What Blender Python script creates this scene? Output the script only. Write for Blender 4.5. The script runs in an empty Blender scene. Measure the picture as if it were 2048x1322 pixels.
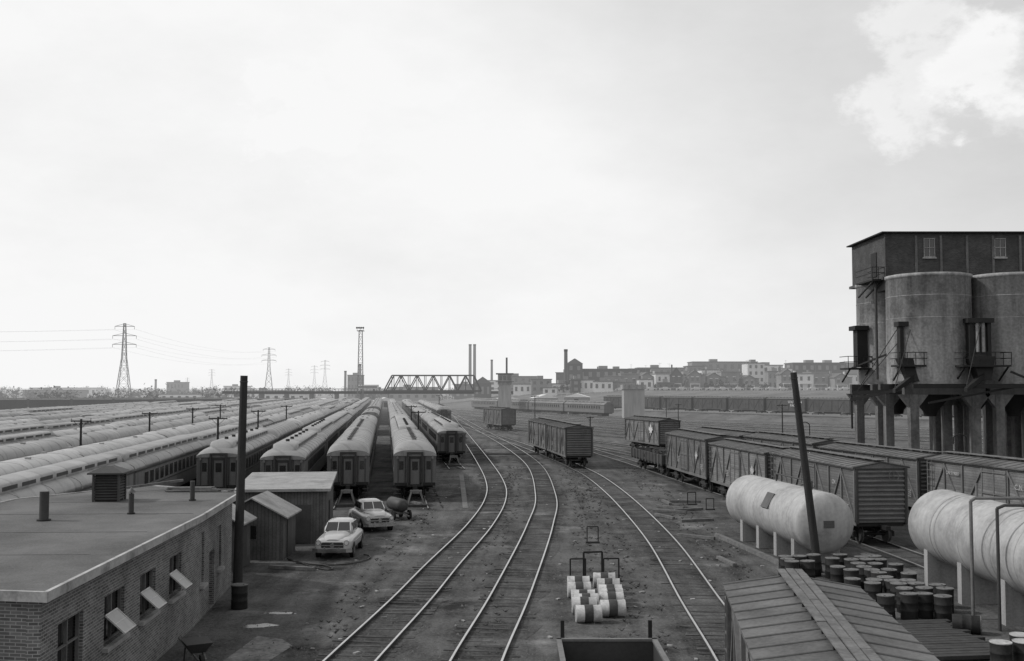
import bpy, math, random
from mathutils import Vector, Matrix
random.seed(7)
R=random.random
def U(a,b): return random.uniform(a,b)
scene=bpy.context.scene
COL=scene.collection
kids={}
rad=math.radians

# ------------------------------------------------------------------ materials
def nd(nt,t,**k):
    n=nt.nodes.new(t)
    for a,b in k.items(): setattr(n,a,b)
    return n
def mth(nt,op,a,b=None,clamp=False):
    n=nd(nt,'ShaderNodeMath',operation=op); n.use_clamp=clamp
    for i,x in enumerate((a,b)):
        if x is None: continue
        if isinstance(x,(int,float)): n.inputs[i].default_value=x
        else: nt.links.new(x,n.inputs[i])
    return n.outputs[0]
def finish(m,nt,shader,painted_haze=1.0):  # aerial haze painted into each material: pale glow mixed in with distance from origin
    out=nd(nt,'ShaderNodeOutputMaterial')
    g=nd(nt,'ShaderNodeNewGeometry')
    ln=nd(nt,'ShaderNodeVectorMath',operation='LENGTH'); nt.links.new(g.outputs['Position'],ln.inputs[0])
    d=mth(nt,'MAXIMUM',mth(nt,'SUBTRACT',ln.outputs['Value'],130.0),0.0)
    e=mth(nt,'EXPONENT',mth(nt,'DIVIDE',d,-2300.0/painted_haze))
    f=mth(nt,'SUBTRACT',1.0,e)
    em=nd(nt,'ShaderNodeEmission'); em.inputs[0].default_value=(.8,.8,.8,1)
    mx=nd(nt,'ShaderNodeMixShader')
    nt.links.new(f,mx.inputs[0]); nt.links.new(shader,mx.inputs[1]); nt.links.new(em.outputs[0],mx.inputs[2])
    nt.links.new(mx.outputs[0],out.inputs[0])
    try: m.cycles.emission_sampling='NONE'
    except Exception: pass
def mat(name,c,rough=.85,var=.35,scale=1.2,fine=14,metal=0,bump=0.0,streak=False,lines=None,linedepth=.45,spec=.3,painted_haze=1.0,stain=0.0):
    m=bpy.data.materials.new(name); m.use_nodes=True; nt=m.node_tree; nt.nodes.clear(); L=nt.links
    g=nd(nt,'ShaderNodeNewGeometry')
    pos=g.outputs['Position']
    vec=pos
    if streak:
        vm=nd(nt,'ShaderNodeVectorMath',operation='MULTIPLY'); L.new(pos,vm.inputs[0]); vm.inputs[1].default_value=(3,3,.3); vec=vm.outputs[0]
    n1=nd(nt,'ShaderNodeTexNoise'); n1.inputs['Scale'].default_value=scale; n1.inputs['Detail'].default_value=6; n1.inputs['Roughness'].default_value=.6; L.new(vec,n1.inputs['Vector'])
    n2=nd(nt,'ShaderNodeTexNoise'); n2.inputs['Scale'].default_value=fine; n2.inputs['Detail'].default_value=3; L.new(pos,n2.inputs['Vector'])
    a=mth(nt,'MULTIPLY',mth(nt,'SUBTRACT',n1.outputs[0],.5),var*3.2)
    b=mth(nt,'MULTIPLY',mth(nt,'SUBTRACT',n2.outputs[0],.5),var*1.8)
    v=mth(nt,'ADD',mth(nt,'ADD',a,b),1.0)
    if stain:
        n3=nd(nt,'ShaderNodeTexNoise'); n3.inputs['Scale'].default_value=scale*.6; n3.inputs['Detail'].default_value=7; n3.inputs['Roughness'].default_value=.7; L.new(pos,n3.inputs['Vector'])
        mr=nd(nt,'ShaderNodeMapRange'); L.new(n3.outputs[0],mr.inputs[0]); mr.inputs[1].default_value=.5; mr.inputs[2].default_value=.68; mr.inputs[3].default_value=1; mr.inputs[4].default_value=1-stain
        v=mth(nt,'MULTIPLY',v,mr.outputs[0])
    v=mth(nt,'MAXIMUM',v,.12)
    v=mth(nt,'MULTIPLY',v,c)
    if lines:
        axis,step=lines
        s=nd(nt,'ShaderNodeSeparateXYZ')
        L.new(pos,s.inputs[0]); src=s.outputs[2] if axis=='h' else mth(nt,'ADD',s.outputs[0],s.outputs[1])
        fr=mth(nt,'FRACT',mth(nt,'ADD',mth(nt,'DIVIDE',src,step),500.0))
        ln=mth(nt,'LESS_THAN',fr,.16)
        v=mth(nt,'MULTIPLY',v,mth(nt,'SUBTRACT',1.0,mth(nt,'MULTIPLY',ln,linedepth)))
        wn_=nd(nt,'ShaderNodeTexWhiteNoise',noise_dimensions='1D'); L.new(mth(nt,'FLOOR',mth(nt,'DIVIDE',src,step)),wn_.inputs['W'])
        v=mth(nt,'MULTIPLY',v,mth(nt,'ADD',.85,mth(nt,'MULTIPLY',wn_.outputs[0],.3)))
    cc=nd(nt,'ShaderNodeCombineXYZ')
    for i in range(3): L.new(v,cc.inputs[i])
    p=nd(nt,'ShaderNodeBsdfPrincipled')
    L.new(cc.outputs[0],p.inputs['Base Color']); p.inputs['Roughness'].default_value=rough; p.inputs['Metallic'].default_value=metal
    p.inputs['Specular IOR Level'].default_value=spec
    if bump:
        bp=nd(nt,'ShaderNodeBump'); bp.inputs['Strength'].default_value=bump; bp.inputs['Distance'].default_value=.05
        L.new(n2.outputs[0],bp.inputs['Height']); L.new(bp.outputs[0],p.inputs['Normal'])
    finish(m,nt,p.outputs[0],painted_haze)
    return m
def brickmat(name,c,mortar,bw=.22,bh=.075):
    m=bpy.data.materials.new(name); m.use_nodes=True; nt=m.node_tree; nt.nodes.clear(); L=nt.links
    g=nd(nt,'ShaderNodeNewGeometry'); s=nd(nt,'ShaderNodeSeparateXYZ'); L.new(g.outputs['Position'],s.inputs[0])
    cx=nd(nt,'ShaderNodeCombineXYZ'); L.new(mth(nt,'ADD',s.outputs[0],s.outputs[1]),cx.inputs[0]); L.new(s.outputs[2],cx.inputs[1])
    b=nd(nt,'ShaderNodeTexBrick'); L.new(cx.outputs[0],b.inputs['Vector'])
    b.inputs['Scale'].default_value=1; b.inputs['Brick Width'].default_value=bw; b.inputs['Row Height'].default_value=bh; b.inputs['Mortar Size'].default_value=.009
    b.inputs['Color1'].default_value=(c,c,c,1); b.inputs['Color2'].default_value=(c*.45,c*.45,c*.45,1); b.inputs['Mortar'].default_value=(mortar,mortar,mortar,1)
    n=nd(nt,'ShaderNodeTexNoise'); n.inputs['Scale'].default_value=.8; n.inputs['Detail'].default_value=7; n.inputs['Roughness'].default_value=.65; L.new(g.outputs['Position'],n.inputs['Vector'])
    vm=nd(nt,'ShaderNodeVectorMath',operation='SCALE'); L.new(b.outputs[0],vm.inputs[0]); L.new(mth(nt,'ADD',mth(nt,'MULTIPLY',n.outputs[0],2.0),.0),vm.inputs['Scale'])
    p=nd(nt,'ShaderNodeBsdfPrincipled'); L.new(vm.outputs[0],p.inputs['Base Color']); p.inputs['Roughness'].default_value=.9
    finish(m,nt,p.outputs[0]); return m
def groundmat(name,base):
    m=bpy.data.materials.new(name); m.use_nodes=True; nt=m.node_tree; nt.nodes.clear(); L=nt.links
    g=nd(nt,'ShaderNodeNewGeometry'); pos=g.outputs['Position']
    def noise(s,d,r=.55,st=None):
        v=pos
        if st:
            vm=nd(nt,'ShaderNodeVectorMath',operation='MULTIPLY'); L.new(pos,vm.inputs[0]); vm.inputs[1].default_value=st; v=vm.outputs[0]
        n=nd(nt,'ShaderNodeTexNoise'); n.inputs['Scale'].default_value=s; n.inputs['Detail'].default_value=d; n.inputs['Roughness'].default_value=r; L.new(v,n.inputs['Vector']); return n.outputs[0]
    big=noise(.07,6); mid=noise(.55,9,.7); fine=noise(8,7,.75)
    v=mth(nt,'ADD',mth(nt,'MULTIPLY',mth(nt,'SUBTRACT',big,.45),.13),base)
    v=mth(nt,'ADD',v,mth(nt,'MULTIPLY',mth(nt,'SUBTRACT',mid,.5),.2))
    v=mth(nt,'ADD',v,mth(nt,'MULTIPLY',mth(nt,'SUBTRACT',fine,.5),.2))
    v=mth(nt,'ADD',v,mth(nt,'MULTIPLY',mth(nt,'SUBTRACT',noise(1,6,.6,(1.3,.09,1)),.5),.13))
    def patch(s,lo,hi,amt,r=.7):
        mr=nd(nt,'ShaderNodeMapRange',interpolation_type='SMOOTHSTEP'); L.new(noise(s,8,r),mr.inputs[0]); mr.inputs[1].default_value=lo; mr.inputs[2].default_value=hi; mr.inputs[3].default_value=0; mr.inputs[4].default_value=amt; return mr.outputs[0]
    v=mth(nt,'ADD',v,patch(.23,.54,.72,.11)); v=mth(nt,'SUBTRACT',v,patch(.17,.54,.66,.045))
    vo=nd(nt,'ShaderNodeTexVoronoi'); vo.inputs['Scale'].default_value=2.3; L.new(pos,vo.inputs['Vector'])
    v=mth(nt,'ADD',v,mth(nt,'MULTIPLY',mth(nt,'LESS_THAN',vo.outputs['Distance'],.06),.07))
    v=mth(nt,'MAXIMUM',v,.022)
    cc=nd(nt,'ShaderNodeCombineXYZ')
    for i in range(3): L.new(v,cc.inputs[i])
    p=nd(nt,'ShaderNodeBsdfPrincipled'); L.new(cc.outputs[0],p.inputs['Base Color']); p.inputs['Roughness'].default_value=.95; p.inputs['Specular IOR Level'].default_value=.12
    bp=nd(nt,'ShaderNodeBump'); bp.inputs['Strength'].default_value=.7; bp.inputs['Distance'].default_value=.08; L.new(mth(nt,'ADD',fine,mid),bp.inputs['Height']); L.new(bp.outputs[0],p.inputs['Normal'])
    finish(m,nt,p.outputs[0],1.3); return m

GROUND=groundmat('cinder_ground',.074)
BED=groundmat('track_bed_cinder',.063)
SLEEP=mat('old_sleeper_wood',.046,var=.9,scale=1.1,fine=9)
TIMB=mat('old_timber',.04,var=.5,scale=3)
RAIL=mat('polished_rail',.55,rough=.36,var=.2,metal=.9,spec=.6)
RAILD=mat('dull_rail',.35,rough=.5,var=.2,metal=.6)
RAILW=mat('rail_web_rust',.045)
BOXW=mat('boxcar_boards',.11,var=.4,scale=.8,lines=('h',.14),linedepth=.4)
BOXW2=mat('boxcar_boards_worn',.155,var=.45,scale=.8,lines=('h',.14),linedepth=.4)
BOXF=mat('far_boxcar_boards',.05,var=.4,scale=.3)
STEEL=mat('dark_painted_steel',.045,rough=.6,var=.3)
STEELB=mat('brace_steel',.13,rough=.6,var=.35)
STEELD=mat('brace_steel_dark',.05,rough=.6,var=.35)
ROOFB=mat('boxcar_roof_metal',.1,rough=.6,var=.5,scale=.9,stain=.3)
ROOFR=mat('boxcar_roof_rib',.08,rough=.6)
PLANK=mat('running_board_planks',.12,var=.5,scale=3)
BLACK=mat('grimy_black',.016,rough=.7)
COACH=mat('coach_body_paint',.105,rough=.5,var=.3,scale=.7,streak=True,spec=.4)
COACHD=mat('coach_trim_dark',.03,rough=.5)
CRA=mat('coach_roof_dusty',.2,rough=.45,var=.35,scale=.5,spec=.5,lines=('v',1.6),linedepth=.2)
CRB=mat('coach_roof_weathered',.22,rough=.5,var=.35,scale=.4,spec=.5,lines=('v',1.6),linedepth=.2)
CRC=mat('coach_roof_pale',.3,rough=.5,var=.3,scale=.4,spec=.5,lines=('v',1.2),linedepth=.2)
CRE=mat('coach_roof_sooty',.13,rough=.5,var=.3,scale=.5,lines=('v',1.6),linedepth=.2)
SASH=mat('reeded_window_glass',.3,rough=.3,var=.2)
GLASS=mat('dark_window_glass',.02,rough=.12,var=.1,spec=.8)
TANKM=mat('silver_tank_paint',.32,rough=.55,var=.26,scale=.9,fine=6,spec=.35,streak=True,stain=.4)
TANKS=mat('tank_strap',.24,rough=.6,var=.3)
TANKP=mat('tank_dark_plate',.08,rough=.6)
WHITE=mat('white_paint_worn',.5,rough=.6,var=.3,scale=2)
DRW=mat('greyish_white_drum_paint',.4,rough=.6,var=.35,scale=2.5,stain=.4)
FASC=mat('pale_fascia_board',.34,rough=.7,var=.35,scale=1.5,stain=.5)
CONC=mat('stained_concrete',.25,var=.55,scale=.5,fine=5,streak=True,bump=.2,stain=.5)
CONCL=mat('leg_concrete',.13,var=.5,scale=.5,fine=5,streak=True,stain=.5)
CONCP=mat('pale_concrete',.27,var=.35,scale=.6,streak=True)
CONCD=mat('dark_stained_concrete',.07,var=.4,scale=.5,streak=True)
BRICK=brickmat('red_brick_wall',.14,.25)
BRICKD=brickmat('sooty_brick_wall',.05,.075)
TAR=mat('tar_gravel_roof',.1,var=.55,scale=.3,fine=22,bump=.4,stain=.4)
WOODP=mat('creosoted_pole',.028,var=.4,scale=3,streak=True)
SHED=mat('shed_boards',.085,var=.45,scale=1.2,lines=('v',.18))
SHEDR=mat('shed_roof_felt',.26,var=.35,scale=1,stain=.4)
DRUM=mat('black_drum_paint',.02,rough=.7,var=.6,scale=2.5,spec=.2)
DRUMR=mat('drum_worn_rim',.12,rough=.7,var=.6,scale=4)
DRUMB=mat('drum_middle_band',.045,rough=.7,var=.5,scale=3)
CARP=mat('pale_car_paint',.38,rough=.22,var=.05,spec=.6)
CARP2=mat('grey_car_paint',.3,rough=.22,var=.05,spec=.6)
CHROME=mat('chrome_trim',.8,rough=.12,var=.02,metal=1)
TYRE=mat('tyre_rubber',.015,rough=.8)
LATT=mat('lattice_steel',.1,rough=.6,painted_haze=1.2)
BRID=mat('bridge_steel',.03,rough=.6,painted_haze=.7)
HOUSEB=mat('house_brick_dark',.09,var=.4,scale=.15)
HOUSEM=mat('house_brick_mid',.17,var=.4,scale=.15)
HOUSEL=mat('house_render_light',.5,var=.2,scale=.1)
HROOF=mat('slate_roof',.09,var=.4,scale=.2)
INDD=mat('factory_wall_dark',.06,var=.3,scale=.05)
INDM=mat('factory_wall_mid',.18,var=.3,scale=.05)
INDL=mat('factory_wall_light',.55,var=.2,scale=.05)
LEAF=mat('foliage',.045,var=.5,scale=.6)
GRASS=mat('embankment_weeds',.1,var=.6,scale=.12,fine=1.5)
WATER=mat('puddle_water',.06,rough=.2,var=.1,spec=.7)
SLAB=mat('worn_concrete_slab',.13,var=.7,scale=1.5,fine=6)
STONE=mat('loose_stone',.12,var=.6,scale=2.5)
RUBBER=mat('black_hose',.02,rough=.5)
LIT=mat('pale_litter',.26,var=.8,scale=3)

# ------------------------------------------------------------------ mesh builder
class MB:
    def __init__(s): s.v=[];s.f=[];s.fm=[];s.sm=[];s.mats=[]
    def mi(s,m):
        if m not in s.mats: s.mats.append(m)
        return s.mats.index(m)
    def add(s,vs,fs,m,sm=False):
        o=len(s.v); s.v+= [tuple(x) for x in vs]; k=s.mi(m)
        for f in fs: s.f.append(tuple(i+o for i in f)); s.fm.append(k); s.sm.append(sm)
    def box(s,c,d,m,rz=0,rx=0,ry=0):
        M=Matrix.Translation(c)@Matrix.Rotation(rz,4,'Z')@Matrix.Rotation(ry,4,'Y')@Matrix.Rotation(rx,4,'X')
        vs=[M@Vector((x*d[0]/2,y*d[1]/2,z*d[2]/2)) for x in(-1,1) for y in(-1,1) for z in(-1,1)]
        s.add(vs,[(0,1,3,2),(4,6,7,5),(0,4,5,1),(2,3,7,6),(0,2,6,4),(1,5,7,3)],m)
    def bx(s,x0,x1,y0,y1,z0,z1,m): s.box(((x0+x1)/2,(y0+y1)/2,(z0+z1)/2),(x1-x0,y1-y0,z1-z0),m)
    def cyl(s,p0,p1,r0,m,r1=None,n=12,caps=True,sm=True):
        p0=Vector(p0);p1=Vector(p1); r1=r0 if r1 is None else r1
        a=(p1-p0).normalized(); t=Vector((0,0,1)) if abs(a.z)<.9 else Vector((1,0,0))
        u=a.cross(t).normalized(); w=a.cross(u)
        if n==4:
            u,w=(u+w).normalized(),(w-u).normalized(); sm=False
        vs=[]
        for p,r in((p0,r0),(p1,r1)):
            for i in range(n):
                q=2*math.pi*i/n; vs.append(p+u*math.cos(q)*r+w*math.sin(q)*r)
        s.add(vs,[(i,n+i,n+(i+1)%n,(i+1)%n) for i in range(n)],m,sm)
        if caps: s.add(vs,[tuple(range(n)),tuple(range(2*n-1,n-1,-1))],m)
    def bar(s,p0,p1,t,m): s.cyl(p0,p1,t*.7,m,n=4)
    def loft(s,secs,m,sm=True,caps=True,closed=True):
        n=len(secs[0]); vs=[p for q in secs for p in q]; fs=[]
        for k in range(len(secs)-1):
            for i in range(n if closed else n-1):
                j=(i+1)%n; fs.append((k*n+i,k*n+j,(k+1)*n+j,(k+1)*n+i))
        s.add(vs,fs,m,sm)
        if caps: s.add(vs,[tuple(range(n)),tuple(range(len(vs)-1,len(vs)-n-1,-1))],m)
    def ext(s,prof,y0,y1,m,sm=False): s.loft([[(x,y,z) for x,z in prof] for y in(y0,y1)],m,sm)
    def prism(s,poly,z0,z1,m): s.loft([[(x,y,z) for x,y in poly] for z in(z0,z1)],m,False)
    def revolve(s,p0,axis,prof,m,n=24):
        a=Vector(axis).normalized(); t=Vector((0,0,1)) if abs(a.z)<.9 else Vector((1,0,0))
        u=a.cross(t).normalized(); w=a.cross(u); p0=Vector(p0)
        s.loft([[p0+a*h+u*math.cos(2*math.pi*i/n)*r+w*math.sin(2*math.pi*i/n)*r for i in range(n)] for h,r in prof],m)
    def tube(s,pts,r,m,n=6):
        for a,b in zip(pts,pts[1:]): s.cyl(a,b,r,m,n=n)
    def build(s,name,parent=None,loc=(0,0,0),rz=0,label=None,kind=None,fix=True):
        me=bpy.data.meshes.new(name); me.from_pydata(s.v,[],s.f)
        for m in s.mats: me.materials.append(m)
        me.polygons.foreach_set('material_index',s.fm); me.polygons.foreach_set('use_smooth',s.sm)
        if fix:
            import bmesh
            b=bmesh.new(); b.from_mesh(me); bmesh.ops.recalc_face_normals(b,faces=b.faces); b.to_mesh(me); b.free()
        me.update()
        o=bpy.data.objects.new(name,me); COL.objects.link(o); o.location=loc; o.rotation_euler=(0,0,rz)
        if parent: o.parent=parent; kids.setdefault(parent.name,[]).append(o)
        if label: o['label']=label
        if kind: o['kind']=kind
        return o
def empty(name,loc=(0,0,0),rz=0):
    o=bpy.data.objects.new(name,None); COL.objects.link(o); o.location=loc; o.rotation_euler=(0,0,rz); o.empty_display_size=.5; return o
def tag(o,label,cat,group=None):
    o['label']=label; o['category']=cat
    if group: o['group']=group
    return o
def addkid(p,o): o.parent=p; kids.setdefault(p.name,[]).append(o)
def dup(root):
    n=root.copy(); COL.objects.link(n)
    for c in kids.get(root.name,[]):
        k=dup(c); k.parent=n; kids.setdefault(n.name,[]).append(k)
    return n
class Proto:
    def __init__(s,fn,label,cat,group=None): s.fn=fn;s.o=None;s.l=label;s.c=cat;s.g=group
    def put(s,loc,rz=0,label=None,sc=None,rx=0,ry=0):
        if s.o is None:
            s.o=s.fn(); s.clean=list(kids.get(s.o.name,[])); o=s.o
        else:
            keep=kids.get(s.o.name,[]); kids[s.o.name]=s.clean; o=dup(s.o); kids[s.o.name]=keep
        o.location=loc; o.rotation_euler=(rx,ry,rz); o.scale=sc or (1,1,1)
        tag(o,label or s.l,s.c,s.g); return o
def textmesh(t,size,mt,parent,loc,rot):
    c=bpy.data.curves.new('lettering','FONT'); c.body=t; c.size=size; c.extrude=.004; c.align_x='CENTER'; c.offset=.004
    tmp=bpy.data.objects.new('tmp',c); COL.objects.link(tmp); bpy.context.view_layer.update()
    me=bpy.data.meshes.new_from_object(tmp.evaluated_get(bpy.context.evaluated_depsgraph_get()))
    bpy.data.objects.remove(tmp); me.materials.clear(); me.materials.append(mt)
    o=bpy.data.objects.new('lettering',me); COL.objects.link(o); o.location=loc; o.rotation_euler=rot; addkid(parent,o); return o
SIDE=(rad(90),0,rad(-90))

# ------------------------------------------------------------------ ground and hill
mb=MB(); mb.add([(-5000,-300,0),(5000,-300,0),(5000,9000,0),(-5000,9000,0)],[(0,1,2,3)],GROUND)
g=mb.build('ground',kind='structure',fix=False); tag(g,'dark cinder and dirt ground of the rail yard','ground')
def sst(a,b,x):
    t=max(0,min(1,(x-a)/(b-a))); return t*t*(3-2*t)
def hz(X,Y):
    s=(X-39)*.845+(Y-300)*.535
    h=1.2*sst(-8,-2,s)+5.6*sst(18,92,s)
    return h*sst(-45,15,X)
mb=MB(); xs=[-60+4*i for i in range(70)]+[220+40*i for i in range(60)]; ys=[120+4*i for i in range(90)]+[480+60*i for i in range(80)]
vs=[(x,y,(hz(x,y)+U(-.06,.06) if hz(x,y)>.05 else -.4)) for y in ys for x in xs]; n=len(xs)
mb.add(vs,[(j*n+i,j*n+i+1,(j+1)*n+i+1,(j+1)*n+i) for j in range(len(ys)-1) for i in range(n-1)],GRASS,True)
h=mb.build('hill',kind='structure',fix=False); tag(h,'low weedy embankment rising behind the yard','hill')

# ------------------------------------------------------------------ tracks
def catmull(P,step=1.2):
    P=[Vector((*p,0)) if len(p)==2 else Vector(p) for p in P]; P=[P[0]*2-P[1]]+P+[P[-1]*2-P[-2]]; out=[]
    for i in range(1,len(P)-2):
        n=max(2,int((P[i+1]-P[i]).length/step))
        for k in range(n):
            t=k/n; a,b,c,d=P[i-1:i+3]
            out.append(.5*((2*b)+(c-a)*t+(2*a-5*b+4*c-d)*t*t+(3*b-a-3*c+d)*t**3))
    out.append(P[-2]); return out
tno=0
def track(P,shiny=True,smax=150,label='railway track with steel rails on timber sleepers',bed=True,sleepers=True):
    global tno; tno+=1
    pts=catmull(P); root=empty('railway_track',(0,0,0)); root['kind']='structure'; tag(root,label,'railway track','yard tracks')
    T=[(pts[min(i+1,len(pts)-1)]-pts[max(i-1,0)]).normalized() for i in range(len(pts))]
    N=[Vector((t.y,-t.x,0)) for t in T]
    if bed:
        mb=MB(); zz=.004*(1+tno%14)*.5+.003
        W=[(1.3+U(-.25,.3),1.3+U(-.25,.3)) for _ in pts]
        mb.loft([[p-n*w[0]+Vector((0,0,zz)),p+n*w[1]+Vector((0,0,zz))] for p,n,w in zip(pts,N,W)],BED,False,False,False)
        mb.build('ballast',root,kind='structure',fix=False)
    for sgn in(-1,1):
        mb=MB()
        for w,z0,z1,mm in((.034,.105,.125,RAIL if shiny else RAILD),(.03,.03,.104,RAILW)):
            mb.loft([[p+n*(sgn*.7535-w)+Vector((0,0,z0)),p+n*(sgn*.7535-w)+Vector((0,0,z1)),p+n*(sgn*.7535+w)+Vector((0,0,z1)),p+n*(sgn*.7535+w)+Vector((0,0,z0))] for p,n in zip(pts,N)],mm,False)
        mb.build('rail',root)
    if sleepers:
        mb=MB(); acc=0; nxt=0
        for i in range(len(pts)-1):
            seg=(pts[i+1]-pts[i]).length
            while nxt<=acc+seg:
                t=(nxt-acc)/seg; p=pts[i].lerp(pts[i+1],t); 
                if p.y<smax and R()>.04:
                    a=math.atan2(N[i].y,N[i].x)+U(-.035,.035)
                    mb.box((p.x+U(-.1,.1),p.y+U(-.04,.04),U(-.045,-.018)),(2.4+U(-.4,.15),.19+U(-.04,.03),.1),SLEEP,rz=a,ry=U(-.016,.016),rx=U(-.06,.06))
                nxt+=.6
            acc+=seg
        if mb.v: mb.build('sleepers',root,kind='stuff',fix=False)
    return pts
A=[(-5.6,22),(-4.76,31.1),(-3.83,40),(-3.15,47.9),(-1.87,61.8),(-1.2,75.6),(-1.44,89.5),(-3.0,113),(-6.8,162),(-12,227),(-21.6,340),(-45,520)]
B=[(-1.7,22),(-1.06,31.1),(0.02,42),(1.64,61.8),(2.5,79),(2.2,110),(-.8,148),(-6.1,200),(-12.3,262),(-24.5,378)]
Cc=[(3.6,5),(5.0,15),(6.2,23.6),(6.75,31.1),(7.1,40),(7.83,55.8),(7.95,75.6),(7.5,93),(6.6,105),(5.2,118),(3.7,130),(.6,152),(-4.5,185),(-12,235)]
D=[(19.2,30),(18.7,54),(14.7,94),(12.5,115),(8,150),(2,180),(-3,200),(-15,252),(-30,350)]
E=[(29,30),(27,53),(19.7,94),(15.6,120),(9,152),(2,184),(-6,220)]
F=[(27,105),(19.2,131),(16.4,143),(8,172),(-4,216),(-14,262)]
track(A,label='curving main track with bright polished rails'); track(B,label='curving track with bright polished rails'); track(Cc,label='siding with bright rails leading to parked boxcars')
track(D,False); track(E,False); track(F,False)
for k in([(95,62),(40,130),(16,192),(-8,250),(-20,300)],[(110,75),(47,148),(18,215),(-10,290),(-25,370)],[(120,100),(55,168),(22,238),(-8,310),(-27,390)],
         [(130,122),(65,190),(27,255),(-4,330),(-28,400)],[(140,150),(75,205),(31,268),(4,333),(-20,400)],[(50,222),(26.3,283),(-14,380),(-30,430)],
         [(80,95),(30,150),(8,195),(-6,235)],[(125,110),(60,180),(24.5,246),(-6,320)],[(102,68),(43,139),(17,203),(-9,270)]):
    track(k,True,sleepers=False)
rowX=lambda X0,Y: X0-.12*(Y-73)
for X0,y0 in((-20.3,60),(-15.7,66),(-11.4,70),(-6.65,70),(-1.7,104),(3.1,190)):
    track([(rowX(X0,y0),y0),(rowX(X0,180),180),(rowX(X0,400),400)],False,smax=115)
RZ=.125
# ------------------------------------------------------------------ bogie
def bogie(parent,y,detail=True):
    mb=MB()
    for s in(-1,1):
        mb.box((s*1.0,y,.55),(.12,1.9,.16),STEEL); mb.box((s*1.0,y,.72),(.12,1.0,.2),STEEL); mb.box((s*1.0,y,.38),(.1,.9,.08),STEEL)
        for q in(-.85,.85): mb.box((s*1.0,y+q,.45),(.2,.26,.26),BLACK)
    mb.box((0,y,.75),(2.0,.4,.25),BLACK)
    b=mb.build('bogie',parent)
    if detail:
        for q in(-.85,.85):
            mw=MB(); mw.cyl((-.8,y+q,.45),(.8,y+q,.45),.08,BLACK,n=8)
            for s in(-1,1):
                mw.cyl((s*.68,y+q,.45),(s*.82,y+q,.45),.42,STEEL,n=20); mw.cyl((s*.66,y+q,.45),(s*.69,y+q,.45),.45,STEELB,n=20)
            w=mw.build('wheelset',b)
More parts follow.
